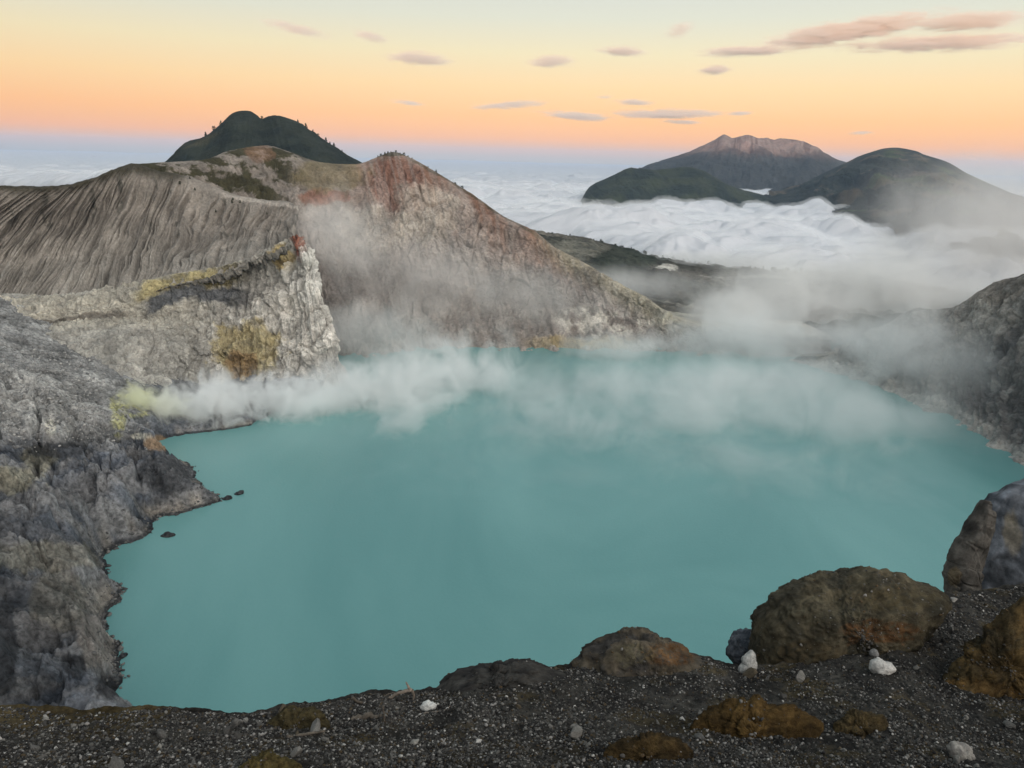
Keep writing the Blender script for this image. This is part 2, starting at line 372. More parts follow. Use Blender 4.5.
d = -(f1*4.0+f2*1.6)*below*(.6+.5*ss(v, .3, .7))*ss(px, 780, 640)+(rg*9+ck*5.5+ck3*2.2)*below*ss(px, 800, 700)+1.6*fbm(X*.12, Y*.12, Z*.12, 4)
d += ss(np.abs(v-.2), .06, 0)*1.6*fbm(X*.15, Y*.15, 0, 3)
d *= .35+.65*ss(v, .2, .26)
Vd = V+n*d[..., None]
c = mixc((.225, .198, .18), (.31, .275, .25), ss(fbm(X*.02, Y*.02, Z*.02, 4), -.3, .3))
j = 1.4*fbm(px*.05, py*.05, 1, 7, .62)
red = ss(fbm(uw*30, v*4, 6, 3), -.25, .25)
# rusty upper band of the peak
rm = ss(py-np.interp(px, [300, 360, 400, 470, 560, 620], [150, 158, 150, 190, 235, 270]), 75, 8)*ss(px, 330, 372)*ss(px, 640, 560)
c = mixc(c, (.235, .125, .085), rm*(.35+.5*red))
c = mixc(c, (.20, .10, .075), blob(px, py, 400, 190, 26, 30, j)*.7)
c = mixc(c, (.40, .36, .31), blob(px, py, 425, 215, 30, 28, j)*.6)
c = mixc(c, (.42, .38, .33), blob(px, py, 380, 230, 40, 24, j)*.45)
c = mixc(c, (.22, .09, .055), blob(px, py, 325, 200, 26, 6, j)*.75)
gv = ss(fbm(X*.03, Y*.03, Z*.05, 6, .62), -.10, .06)
c = mixc(c, (.052, .048, .028), ss(px, 340, 300)*ss(v, .62, .40)*(.25+.75*gv)*ss(px, 110, 125)*ss(px+.5*(py-150), 345, 290))
c = mixc(c, (.16, .13, .07), blob(px, py, 330, 178, 36, 18, j)*.7)
c = mixc(c, (.20, .12, .08), blob(px, py, 262, 158, 14, 12, j)*.55)
c = mixc(c, (.04, .045, .03), blob(px, py, 392, 154, 22, 5, j)*.8)
c = mixc(c, (.05, .05, .03), ss(np.abs(py-np.interp(px, [394, 444, 503, 554], [152, 177, 216, 247])-2), 3.5, 1)*ss(px, 400, 420)*ss(px, 560, 520)*.7)
c = mixc(c, (.33, .31, .23), ss(py-np.interp(px, [500, 554, 612, 671], [214, 247, 280, 315]), 30, 6)*ss(px, 520, 570)*.7)
pw = blob(px, py, 588, 322, 34, 15, j)+blob(px, py, 630, 325, 22, 12, j)
c = mixc(c, (.52, .49, .44), np.clip(pw, 0, 1)*ss(fbm(X*.06, Y*.06, Z*.06, 4), -.25, .2)*.9)
c = mixc(c, (.34, .26, .12), ss(np.abs(py-344), 8, 3)*ss(px, 515, 550)*ss(px, 650, 610)*.7)
c = mixc(c, (.13, .12, .115), blob(px, py, 540, 290, 60, 22, j)*.5+blob(px, py, 380, 300, 60, 40, j)*.35)
c = mixc(c, (.36, .34, .32), ss(rid(uw*60, v*3, 9, 2), .35, .8)*.25*ss(px, 330, 380))
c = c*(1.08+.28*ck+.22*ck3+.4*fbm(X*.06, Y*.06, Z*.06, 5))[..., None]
trail = ss(np.abs(py-np.interp(px, [640, 671, 700, 760], [300, 322, 328, 333])-1), 2.2, .8)*ss(px, 650, 670)
c = mixc(c, (.42, .39, .34), trail*.7)
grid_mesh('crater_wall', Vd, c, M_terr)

# ------------------------------------------------------------------ dark twin-peaked mountain behind the crater
def mountain(name, sil, foot, nu, nv, backd, fl, flamp, famp, cfun, mat, mids=((.5, 0),)):
    cc = []
    for (a, bb) in zip(sil, foot):
        p = P(*a); q = bb if len(bb) == 4 else None
        c = [('w', p[0]*(1+backd/p[1]), p[1]+backd, -180, a[0], a[1]), a]
        B = P(*bb)
        A_ = P(*a)
        for s, sag in mids:
            m = A_*(1-s)+B*s; m[2] -= sag*(A_[2]-B[2])
            c.append(('w', *m, a[0]+(bb[0]-a[0])*s, a[1]+(bb[1]-a[1])*s))
        c.append(bb); c.append(('w', B[0], B[1]*.93, B[2]-130, bb[0], bb[1]+20)); cc.append(c)
    V, px, py, u, v, n = patchA(netw(cc), nu, nv, .35)
    X, Y, Z = V[..., 0], V[..., 1], V[..., 2]
    uw = u+.02*fbm(u*8, v*3, 1, 3)
    lat = ss(v, .2, .42)*.97+.03
    d = -flamp*(rid(uw*fl, v*1.2, 2, 3)+.5*rid(uw*fl*2.7, v*2.5, 3, 2))*lat
    sc0 = 9./Y.mean()
    wq = .5*fbm(X*sc0, Y*sc0, Z*sc0, 3)
    d = d+famp*(rid(X*sc0*1.6+wq, Y*sc0*.8+wq, Z*sc0*1.2, 6, .58)-.35)*lat*ss(v, .85, .6)
    Vd = V+n*d[..., None]
    grid_mesh(name, Vd, cfun(X, Y, Z, px, py, uw, v), mat)
s1 = [(150, 172), (166, 162), (185, 145), (205, 137), (220, 125.7), (230, 116.5), (240.5, 112), (251, 112), (257, 116.5), (262, 120), (269, 117), (280, 117), (294, 121.6), (306, 129), (319, 138), (335, 148), (356, 162), (385, 178)]
f1_ = [(130+ i*16.5, 196) for i in range(18)]
def cD(X, Y, Z, px, py, uw, v):
    c = mixc((.015, .022, .021), (.028, .035, .029), ss(fbm(X*.012, Y*.012, Z*.012, 5), -.25, .25))
    return mixc(c, (.085, .075, .045), ss(fbm(X*.004, Y*.004, Z*.006, 4), .12, .35)*.6)
mountain('mountain', [(a, b_, 2600) for a, b_ in s1], [(a, b_, 2000) for a, b_ in f1_], 420, 200, 500, 16, 4, 16, cD, M_far)

# small dark hill in the clouds
s2 = [(580, 204), (585, 194), (590, 187), (603, 180), (617.5, 173), (630, 167.6), (639, 169), (657, 170), (681, 167.6), (697, 169), (711, 175), (725, 184), (744, 190), (763, 195), (782, 203), (803, 208), (817, 214), (840, 222)]
f2_ = [(582+i*15.6, 196+i*1.9) for i in range(17)]
def cH(X, Y, Z, px, py, uw, v):
    return mixc((.016, .024, .018), (.034, .042, .024), ss(fbm(X*.004, Y*.004, Z*.004, 5), -.25, .25))
mountain('hill', [(a, b_, 7000) for a, b_ in s2], [(a, max(b_, 190)+6, 5900) for a, b_ in f2_], 400, 140, 1500, 22, 8, 70, cH, M_far)

# big ashen volcano
s3 = [(560, 212), (600, 197), (643, 168), (660, 161), (678, 155), (702, 146), (712, 141.5), (720.6, 137), (725, 135.5), (732, 139), (740, 137), (746, 136), (752, 137), (758, 139), (766, 138.4), (774, 140.5), (786, 139), (800, 141.5), (814, 147), (826, 155), (840, 161), (860, 168), (900, 182), (940, 196)]
f3_ = [(560+i*17.0, 205+i*.6) for i in range(24)]
def cR_(X, Y, Z, px, py, uw, v):
    c = mixc((.034, .036, .036), (.125, .085, .068), ss(Z, 220, 480))
    c = c*(1+.45*fbm(X*.0015, Y*.0015, Z*.003, 5))[..., None]
    st = ss(rid(uw*26+1.2*fbm(uw*14, v*5, 3, 3), v*3, 4, 4, .6), .25, .6)*ss(Z, 330, 480)
    return mixc(c, (.25, .20, .175), st*.7)
mountain('mountain', [(a, b_, 13000) for a, b_ in s3], [(a, b_, 8200) for a, b_ in f3_], 600, 180, 2500, 16, 14, 170, cR_, M_far, mids=((.4, .12),))

# right-hand dark mountain
s4 = [(780, 196), (815, 178), (839, 166), (850, 161), (858, 157), (866, 154), (883, 149), (898, 148), (916, 151), (925, 155), (949, 163), (966, 173), (990, 184), (1010, 192.5), (1024, 197), (1060, 212), (1120, 236), (1200, 265)]
f4_ = [(760, 199), (790, 203), (815, 207), (835, 211), (850, 214), (862, 216), (875, 219), (890, 222), (905, 225), (918, 229), (932, 235), (948, 244), (962, 254), (980, 264), (1000, 275), (1040, 290), (1100, 305), (1180, 320)]
def cM(X, Y, Z, px, py, uw, v):
    c = mixc((.014, .021, .021), (.034, .040, .034), ss(fbm(X*.002, Y*.002, Z*.004, 5), -.25, .25))
    c = mixc(c, (.075, .10, .04), ss(fbm(X*.0018, Y*.0018, Z*.004, 5), .1, .3)*.7)
    return mixc(c, (.14, .11, .08), ss(fbm(X*.003, Y*.003, Z*.006+4, 6), .12, .3)*.6)
mountain('mountain', [(a, b_, 8000-max(0, a-925)*6) for a, b_ in s4], [YZ(a, b_, -70) for a, b_ in f4_], 500, 220, 1500, 12, 8, 130, cM, M_far, mids=((.35, .1), (.7, .08)))

# ------------------------------------------------------------------ plateau between crater and clouds
tf = [(420, 215, 2300), (500, 226, 2450), (545, 234, 2550), (575, 238, 2600), (600, 243, 2600), (640, 253, 2550), (680, 262, 2500), (720, 266, 2450), (760, 270, 2400), (800, 272, 2350), (850, 274, 2300), (900, 282, 2200), (960, 292, 2050), (1030, 300, 1900), (1110, 312, 1700)]
cc = []
for i, a in enumerate(tf):
    p = P(*a); c = [('w', p[0]*1.2, p[1]+900, p[2]-170, a[0], a[1]-4), a]
    xm = 560+(a[0]-420)*.55
    c.append((a[0]*.7+xm*.3, a[1]+22, 2000-.2*(a[0]-560))); c.append((a[0]*.4+xm*.6, 302+.01*a[0], 1450)); c.append((xm, 318+.01*a[0], 1150)); c.append((xm, 334+.012*a[0], 985))
    cc.append(c)
V, px, py, u, v, n = patchA(netw(cc), 560, 360)
X, Y, Z = V[..., 0], V[..., 1], V[..., 2]
lf = ss(v, 0, .18)
Vd = V.copy(); Vd[..., 2] += (30*fbm(X*.0028, Y*.0028, 0, 6)+9*fbm(X*.03, Y*.03, 2, 4))*(.35+.65*ss(v, .2, .4))+6*ss(fbm(X*.02, Y*.02, 5, 4), 0, .3)
c = mixc((.045, .045, .036), (.125, .115, .095), ss(fbm(X*.004, Y*.004, 1, 5), -.2, .25))
j = 1.3*fbm(px*.05, py*.05, 1, 7, .62)
c = mixc(c, (.17, .165, .135), blob(px, py, 580, 252, 30, 9, j)*.8)
c = mixc(c, (.022, .03, .02), np.clip(blob(px, py, 625, 262, 32, 15, j)+blob(px, py, 668, 256, 28, 6, j)+blob(px, py, 850, 285, 46, 16, j)*.7, 0, 1)*.85)
c = mixc(c, (.55, .53, .48), blob(px, py, 663, 268, 10, 3.5, j)*.85+blob(px, py, 740, 278, 40, 2, j)*.4)
trail = ss(np.abs(py-np.interp(px, [640, 690, 740, 790], [296, 309, 313, 312])), 2.4, .8)*ss(px, 650, 680)*ss(px, 790, 760)
c = mixc(c, (.34, .32, .27), trail*.7)
grid_mesh('plateau', Vd, c, M_plateau)

# ------------------------------------------------------------------ right crater wall
rg_ = [((800, 356, 900), (790, 360, 903)), ((825, 354, 910), (812, 366, 888)), ((841, 347, 925), (828, 370, 873)), ((868, 332, 935), (852, 377, 846)), ((890, 324, 930), (876, 382, 822)), ((904, 313, 920), (892, 388, 795)),
       ((920, 308, 905), (908, 396, 765)), ((939, 310.6, 885), (922, 405, 735)), ((961, 305, 865), (945, 414, 706)), ((978, 293, 850), (962, 422, 684)), ((997, 283, 830), (980, 431, 660)), ((1019, 276, 800), (1000, 445, 632)),
       ((1070, 262, 740), (1040, 470, 580)), ((1140, 250, 660), (1100, 510, 510)), ((1230, 250, 560), (1180, 570, 430))]
cc = []
for a, bb in rg_:
    p = P(*a); q = PZ(bb[0], bb[1], 0); h = p[2]
    c = [('w', p[0]+60, p[1]+110, p[2]-.5*h-10, a[0], a[1]), a]
    for s, b_ in ((.3, .06), (.65, -.10)):
        m = p*(1-s)+q*s; m[2] += b_*h
        c.append(('w', *m, a[0]+(bb[0]-a[0])*s, a[1]+(bb[1]-a[1])*s))
    c.append(('w', q[0], q[1], .5, bb[0], bb[1])); c.append(('w', q[0]-40, q[1]-25, -14, bb[0]-5, bb[1]+8)); cc.append(c)
V, px, py, u, v, n = patchA(netw(cc), 620, 360)
X, Y, Z = V[..., 0], V[..., 1], V[..., 2]
rgn = rid(X*.022, Y*.022, Z*.022, 6, .58); fl = rid(u*30+.5*fbm(u*10, v*3, 3, 3), v*1.6, 5, 2)
ck = crack_rock(X, Y, Z*.7, .045, 5)
ck3 = crack_rock(X, Y, Z*.7, .14, 15)
d = (rgn*11-fl*4+ck*4+ck3*1.0)*(.25+.75*ss(v, .22, .34))*ss(v, .97, .78)*ss(px, 800, 860)+1.8*fbm(X*.1, Y*.1, Z*.1, 4)
Vd = V+n*d[..., None]
c = mixc((.19, .18, .17), (.31, .29, .265), ss(fbm(X*.02, Y*.02, Z*.02, 5), -.2, .25))
j = 1.4*fbm(px*.06, py*.06, 1, 7, .62)
c = mixc(c, (.075, .075, .08), blob(px, py, 1000, 385, 60, 40, j)*.5)
c = mixc(c, (.23, .20, .17), blob(px, py, 1000, 300, 40, 18, j)*.6+blob(px, py, 935, 330, 40, 14, j)*.3)
c = mixc(c, (.42, .40, .37), ss(Z, 9, 2)*ss(fbm(X*.05, Y*.05, 3, 3), -.4, .1)*.8)
c = mixc(c, (.36, .35, .33), ss(fbm(X*.05, Y*.05, Z*.05, 4), .25, .4)*.6)
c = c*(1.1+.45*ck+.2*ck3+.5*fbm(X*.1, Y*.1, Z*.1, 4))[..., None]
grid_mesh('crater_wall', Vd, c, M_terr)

# ------------------------------------------------------------------ lower-left shore terrain (heightfield from the shoreline)
shore_px = [(250, 425), (225, 430), (175, 436), (160, 440), (160, 452), (185, 463), (194, 470), (196, 479), (203, 489), (216, 495), (221, 501), (200, 507), (187, 512), (172, 516), (155, 517), (153, 532), (142, 539), (120, 545), (108, 552),
            (103, 560), (104, 569), (111, 582), (124, 588), (126, 592), (118, 602), (109, 610), (107, 622), (104, 632), (109, 640), (122, 644), (121, 656), (118, 668), (124, 680), (118, 690), (116, 702), (126, 714), (150, 730), (175, 760), (180, 830)]
sh = np.array([PZ(a, b_, 0)[:2] for a, b_ in shore_px])
land = np.vstack([sh, [[-60, 120], [-700, 120], [-700, 900], [-150, 900]]])
def sdist(X, Y):
    pts = np.stack([X.ravel(), Y.ravel()], 1); best = np.full(len(pts), 1e9)
    for a, b_ in zip(sh[:-1], sh[1:]):
        ab = b_-a; t = np.clip(((pts-a)@ab)/(ab@ab), 0, 1)
        dd = np.hypot(*(pts-(a+t[:, None]*ab)).T); best = np.minimum(best, dd)
    ins = np.zeros(len(pts), bool); L_ = land
    for k in range(len(L_)):
        a, b_ = L_[k], L_[(k+1) % len(L_)]
        cnd = ((a[1] > pts[:, 1]) != (b_[1] > pts[:, 1])) & (pts[:, 0] < (b_[0]-a[0])*(pts[:, 1]-a[1])/(b_[1]-a[1]+1e-12)+a[0])
        ins ^= cnd
    return (np.where(ins, best, -best)).reshape(X.shape)
ctrl = [(0, 352, 58), (50, 352, 58), (100, 368, 46), (150, 386, 30), (200, 400, 22), (0, 400, 52), (60, 400, 44), (100, 412, 30), (0, 430, 36), (60, 436, 30), (100, 445, 27), (140, 437, 14), (130, 400, 27),
        (170, 478, 12), (145, 458, 20), (120, 478, 30), (90, 490, 34), (50, 500, 30), (0, 480, 44), (10, 520, 28), (60, 527, 14), (110, 532, 5), (0, 541, 22), (40, 546, 24), (75, 552, 30), (25, 562, 44), (0, 585, 58), (60, 590, 32), (90, 585, 12),
        (0, 640, 55), (40, 640, 32), (80, 640, 10), (95, 600, 5), (0, 700, 50), (50, 700, 22), (90, 690, 8), (-100, 420, 80), (-100, 520, 85), (-100, 640, 85), (-150, 800, 90), (0, 800, 40), (80, 800, 8), (-200, 360, 95)]
cp = np.array([PZ(*c_)[:2] for c_ in ctrl]); cz = np.array([c_[2] for c_ in ctrl], float)
cp = np.vstack([cp, sh[::2]]); cz = np.concatenate([cz, np.zeros(len(sh[::2]))])
def tps_fit(p, z):
    d = np.hypot(p[:, None, 0]-p[None, :, 0], p[:, None, 1]-p[None, :, 1])
    K = np.where(d > 0, d*d*np.log(d+1e-9), 0)+np.eye(len(p))*40
    Q = np.hstack([np.ones((len(p), 1)), p]); A = np.block([[K, Q], [Q.T, np.zeros((3, 3))]])
    return np.linalg.solve(A, np.concatenate([z, [0, 0, 0]]))
def tps_eval(p, wts, X, Y):
    r = wts[-3]+wts[-2]*X+wts[-1]*Y
    for i in range(len(p)):
        d2 = (X-p[i, 0])**2+(Y-p[i, 1])**2; r = r+wts[i]*.5*d2*np.log(d2+1e-9)
    return r
wt = tps_fit(cp/100, cz)
gx, gy = np.meshgrid(np.linspace(-520, -95, 760), np.linspace(215, 790, 900))
wx = gx+8*fbm(gx*.04, gy*.04, 1, 6, .62); wy = gy+8*fbm(gx*.04, gy*.04, 7, 6, .62)
s = sdist(wx, wy)
base = tps_eval(cp/100, wt, gx/100, gy/100)
base = np.clip(base, 2, 100)
# diagonal bedding ridges (rock layers) and crags
rot = gx*.8-gy*.6
crag = rid(gx*.016, gy*.016, 3, 6, .55); crag2 = rid(rot*.035, (gx*.6+gy*.8)*.012, 5, 4, .55)
ramp_ = ss(s, -1, 22)
ckE = crack_rock(gx+.3*gy, gy*.6, 0*gx, .04, 7); ckF = crack_rock(gx+.4*gy, gy*.7, 0*gx, .13, 17); ckG = rid(gx*.22, gy*.22, 3, 3); lay = rid(rot*.06+.8*fbm(gx*.02, gy*.02, 4, 4), (gx*.6+gy*.8)*.02, 8, 3, .6)
h = base*ss(s, -2, 14)*.94+ramp_*(crag*14+crag2*6+ckE*11+lay*4.5+ckF*2.2+ckG*.7-5)+np.minimum(s, 8)*.25
talus = ss(gy, 520, 600)
h = h-ramp_*(crag*14+crag2*6+ckE*11+lay*4.5+ckF*2.2-5)*talus*.75+talus*ramp_*1.0*fbm(gx*.2, gy*.2, 1, 3)
h += 1.2*rid(gx*.09, gy*.09, 2, 3)*ramp_
h = np.where(s < 0, np.maximum(s*.5, -12), np.maximum(h, .35+np.clip(s, 0, 3)*.4))
Vd = np.stack([gx, gy, h], -1)
D_ = Vd-CAM; dep = D_@cF; gpx = 512+FPX*(D_@cR)/dep; gpy = 384-FPX*(D_@cU)/dep
c = mixc((.040, .047, .060), (.105, .114, .130), ss(fbm(gx*.03, gy*.03, 1, 5), -.25, .25))
c = mixc(c, (.19, .185, .18), ss(crag2, .3, .75)*.5)
j = 1.4*fbm(gpx*.05, gpy*.05, 1, 7, .62)
c = mixc(c, (.22, .22, .215), ss(gpy, 455, 425)*ss(gpx, 160, 110)*.8)
c = mixc(c, (.24, .238, .23), blob(gpx, gpy, 40, 395, 70, 28, j)*.7)
c = mixc(c, (.19, .175, .12), np.clip(blob(gpx, gpy, 12, 480, 26, 14, j)+blob(gpx, gpy, 40, 458, 18, 12, j)+blob(gpx, gpy, 40, 556, 60, 14, j)*.6, 0, 1)*.6)
c = mixc(c, (.16, .15, .12), blob(gpx, gpy, 60, 600, 30, 30, j)*.5)
c = mixc(c, (.028, .03, .034), np.clip(blob(gpx, gpy, 165, 475, 30, 20, j)*.8+blob(gpx, gpy, 60, 450, 30, 8, j)+blob(gpx, gpy, 75, 665, 14, 12, j)+blob(gpx, gpy, 115, 650, 12, 9, j)+blob(gpx, gpy, 112, 685, 16, 12, j)+blob(gpx, gpy, 5, 650, 12, 50, j), 0, 1)*.85)
c = mixc(c, (.20, .18, .155), ss(s, 11, 3)*ss(fbm(gx*.04, gy*.04, 3, 3), -.1, .2)*.8)
c = mixc(c, (.24, .22, .20), blob(gpx, gpy, 100, 640, 22, 26, j)*.6)
c = c*(1.05+(.6*ckE+.75*lay+.4*ckF+.4*fbm(gx*.2, gy*.2, 5, 4)))[..., None]
c = mixc(c, (.03, .032, .036), ss(s, 2.6, 1.2)*.9)
yel = np.clip(blob(gpx, gpy, 132, 402, 20, 15, j)+.8*blob(gpx, gpy, 118, 424, 8, 14, j), 0, 1)
c = mixc(c, (.50, .49, .20), yel*.75*ss(fbm(gx*.08, gy*.08, 2, 4), -.3, .2))
c = mixc(c, (.62, .60, .52), blob(gpx, gpy, 142, 436, 12, 3, j)*.8+blob(gpx, gpy, 50, 428, 5, 9, j)*.6)
c = mixc(c, (.32, .22, .13), blob(gpx, gpy, 156, 442, 12, 7, j)*.7)
grid_mesh('shore', Vd, c, M_crag)
def ground_E(x, y):
    i = int(np.clip(round((y-215)/(790-215)*899), 0, 899)); k = int(np.clip(round((x+520)/425*759), 0, 759)); return h[i, k]
hE = h

# ------------------------------------------------------------------ sea of clouds
ml = bpy.data.materials.new('cloud_top'); ml.use_nodes = True; t = ml.node_tree; b = t.nodes['Principled BSDF']
b.inputs['Base Color'].default_value = (.50, .52, .56, 1); b.inputs['Roughness'].default_value = 1; b.inputs['Specular IOR Level'].default_value = 0
edge = [(-700, 150), (300, 200), (480, 222), (540, 233), (600, 240), (640, 251), (680, 261), (720, 265), (760, 270), (800, 274), (850, 272), (890, 280), (930, 293), (970, 300), (1024, 303), (1080, 312), (1200, 330)]
ea, er = [], []
for (a, b_) in edge:
    p = PZ(a, b_, -100); ea.append(math.atan2(p[0], p[1])); er.append(math.hypot(p[0], p[1]))
ea, er = np.array(ea), np.array(er)
az = np.linspace(R(-50), R(50), 1500); nr = 950
near = np.interp(az, ea, er)*.93
tt = np.linspace(0, 1, nr)[:, None]
rad = near[None]*(58000/near[None])**(tt**1.15)
X = np.sin(az)[None]*rad; Y = np.cos(az)[None]*rad
sfull = rad-near[None]
band_ = fbm(X*.00022, Y*.0006, 1, 4)
bl = 1-np.abs(fbm(X*.0016, Y*.0022, 2, 3))*2
wxx = (X+.35*Y)*.62+150*fbm(X*.002, Y*.002, 5, 3); wyy = (Y-.3*X)+150*fbm(X*.002, Y*.002, 6, 3)
def puff(f, zz): return np.abs(pn(wxx*f, wyy*f*1.25, zz))*2.0
det = ss(rad, 26000, 6000)
ov = ss(fbm(X*.0011, Y*.0011, 8, 3), -.35, .3)
hz = -100+band_*60*ss(rad, 3000, 7000)+bl*50+(puff(.0018, 3)*75*(.4+.6*ov)+puff(.0042, 4)*34*(.3+.7*ov)+puff(.010, 5)*16*ss(rad, 14000, 6000)+puff(.022, 6)*7*ss(rad, 7000, 3500))*det
hz = hz-hz[rad < 8000].mean()-118
rnd = np.clip(sfull/520, 0, 1)
hz = hz - 150*(1-np.sqrt(1-(1-rnd)**2)) + 25*ss(sfull, 0, 600)*ss(sfull, 2200, 800)
grid_mesh('cloud_sea', np.stack([X, Y, hz], -1), None, ml)
# thin fog lying on the cloud tops, a closed layer of even density that softens every edge
q_ = (slice(0, 620, 2), slice(0, 1500, 2)); fx, fy, fh = X[q_], Y[q_], hz[q_]
th_ = 26+30*fbm(fx*.004, fy*.004, 21, 4)+18*fbm(fx*.012, fy*.012, 22, 3); th_ = np.clip(th_, 5, None)*ss(fy, 11000, 8000)+1
top_ = fh+th_; bot_ = np.minimum(fh-25, top_-4)-12
nv_, nu_ = fh.shape
ring_t = np.stack([fx, fy, top_], -1); ring_b = np.stack([fx, fy, bot_], -1)
Vt = ring_t.reshape(-1, 3); Vb = ring_b.reshape(-1, 3); id_ = np.arange(nv_*nu_).reshape(nv_, nu_); nB = nv_*nu_
qt = np.stack([id_[:-1, :-1], id_[:-1, 1:], id_[1:, 1:], id_[1:, :-1]], -1).reshape(-1, 4)
sides = []
for e_ in (id_[0], id_[-1][::-1], id_[:, 0][::-1], id_[:, -1]):
    sides.append(np.stack([e_[:-1], e_[:-1]+nB, e_[1:]+nB, e_[1:]], -1))
fq = np.concatenate([qt, (qt+nB)[:, ::-1]]+sides)
me = bpy.data.meshes.new('fog'); vv_ = np.concatenate([Vt, Vb]).astype(np.float32)
me.vertices.add(len(vv_)); me.vertices.foreach_set('co', vv_.ravel()); me.loops.add(fq.size); me.loops.foreach_set('vertex_index', fq.ravel().astype(np.int32)); me.polygons.add(len(fq)); me.polygons.foreach_set('loop_start', (np.arange(len(fq))*4).astype(np.int32)); me.update(calc_edges=True)
fm = bpy.data.materials.new('fog_layer'); fm.use_nodes = True; t = fm.node_tree; t.nodes.clear(); o_ = t.nodes.new('ShaderNodeOutputMaterial'); pv = t.nodes.new('ShaderNodeVolumePrincipled'); t.links.new(pv.outputs[0], o_.inputs['Volume'])
pv.inputs['Color'].default_value = (.95, .96, .98, 1); pv.inputs['Density'].default_value = .0040; me.materials.append(fm)
fo_ = bpy.data.objects.new('fog', me); col.objects.link(fo_); tag(fo_, 'soft white mist lying on top of the sea of clouds', None, None, 'stuff')

# ground under everything, out to the horizon
gm = rock_mat('lowland', scale=.01, bump=5, col_=(.05, .055, .04))
gx, gy = np.meshgrid(np.linspace(-60000, 60000, 40), np.linspace(-9000, 62000, 40))
grid_mesh('ground', np.stack([gx, gy, gx*0-330], -1), None, gm)

# unseen eastern ridge added behind the viewer to block low sun from the crater
gx, gy = np.meshgrid(np.linspace(-26000, 12000, 400), np.linspace(-6500, -900, 90))
hh = 700*ss(np.abs(gy+3600), 2700, 200)*(.93+.12*fbm(gx*.0006, gy*.0006, 0, 4))*ss(np.abs(gx+7000), 19000, 16000)-300*(1-ss(np.abs(gy+3600), 2700, 200))
grid_mesh('hills', np.stack([gx, gy, hh], -1), np.broadcast_to(np.array([.05, .055, .035]), gx.shape+(3,)), M_far)

# ------------------------------------------------------------------ foreground rim
rimx = [-520, -120, 0, 60, 120, 180, 230, 262, 300, 340, 380, 410, 440, 475, 510, 550, 590, 640, 700, 745, 790, 850, 900, 935, 965, 1000, 1040, 1120, 1300, 1600]
rimy = [716, 714, 713, 714, 714, 713, 717, 713, 706, 700, 696, 696, 690, 680, 674, 672, 668, 664, 664, 672, 668, 640, 615, 600, 596, 592, 588, 580, 572, 566]
rimY = [11.4, 11.5, 11.6, 11.7, 11.8, 12, 12.2, 12.5, 12.9, 13.3, 13.6, 13.8, 14, 14.3, 14.6, 14.8, 15, 15.3, 15.4, 15.2, 15.6, 17, 18.6, 20, 21, 22, 23, 24, 26, 28]
cc = []
for a, b_, y_ in zip(rimx, rimy, rimY):
    p = P(a, b_, y_)
    c = [('w', p[0]*10, 235, -12, a, b_), ('w', p[0]*6, 150, 55, a, b_), ('w', p[0]*2.6, y_+28, p[2]-58, a, b_), ('w', p[0]*1.3, y_+6, p[2]-9.5, a, b_), ('w', *(p+np.array([0, .9, -1.0])), a, b_), (a, b_, y_)]
    for s in (.25, .5, .75, 1.):
        yb = 8.4+ .0006*(a-512)
        sag = 0
        pxx = a+(512-a)*.02*s; pyy = b_+(800-b_)*s
        c.append((pxx, pyy, y_+(yb-y_)*(s**.85)))
    q = P(a, 800, 8.4); c.append(('w', q[0]*.6, 4, q[2]+2.8, a, 860)); c.append(('w', q[0]*.4-1, -3, q[2]+5.0, a, 900)); cc.append(c)
A = netw(cc)
# rows of finer density where the camera sees the ground
G = catmull(A, 1300, 1)
def rowsample(G, ks):
    m = G.shape[0]; i = np.clip(ks.astype(int), 0, m-2); f = (ks-i)[:, None, None]
    g = lambda k: G[np.clip(k, 0, m-1)]
    a, b_, c_, d_ = g(i-1), g(i), g(i+1), g(i+2); m1 = (c_-a)*.42; m2 = (d_-b_)*.42
    return (2*f**3-3*f**2+1)*b_+(f**3-2*f**2+f)*m1+(-2*f**3+3*f**2)*c_+(f**3-f**2)*m2
ks = np.concatenate([np.linspace(0, 3, 60, endpoint=False), np.linspace(3, 4.6, 60, endpoint=False), np.linspace(4.6, 9.2, 560, endpoint=False), np.linspace(9.2, 11, 25)])
Gs = rowsample(G, ks); V = Gs[..., :3]; px = Gs[..., 3]; py = Gs[..., 4]
X, Y, Z = V[..., 0], V[..., 1], V[..., 2]
nr_ = ss(np.broadcast_to(ks[:, None], X.shape), 3.2, 4.8)
lump = .22*fbm(X*.5, Y*.5, 0, 4)+.10*fbm(X*2.2, Y*2.2, 1, 4)+.05*rid(X*5, Y*5, 2, 3)
Vd = V.copy(); Vd[..., 2] += lump*nr_+(1-nr_)*(12*rid(X*.02, Y*.02, Z*.02, 4))*ss(np.broadcast_to(ks[:, None], X.shape), 3.2, 2.0)
c = mixc((.020, .019, .018), (.040, .038, .034), ss(fbm(X*1.2, Y*1.2, 1, 4), -.2, .2))
c = mixc(c, (.060, .046, .022), ss(fbm(X*.7, Y*.7, 5, 3), .08, .3)*.6)
j = 1.2*fbm(px*.03, py*.03, 1, 7, .62)
c = mixc(c, (.075, .055, .022), ss(np.abs(py-716), 12, 4)*ss(px, 200, 120)*.7)
fgm = rock_mat('rim_gravel_soil', scale=9, bump=.08, var=.6)
grid_mesh('ground', Vd, c, fgm)
FGV = Vd; FGpx = px; FGpy = py; FGks = ks
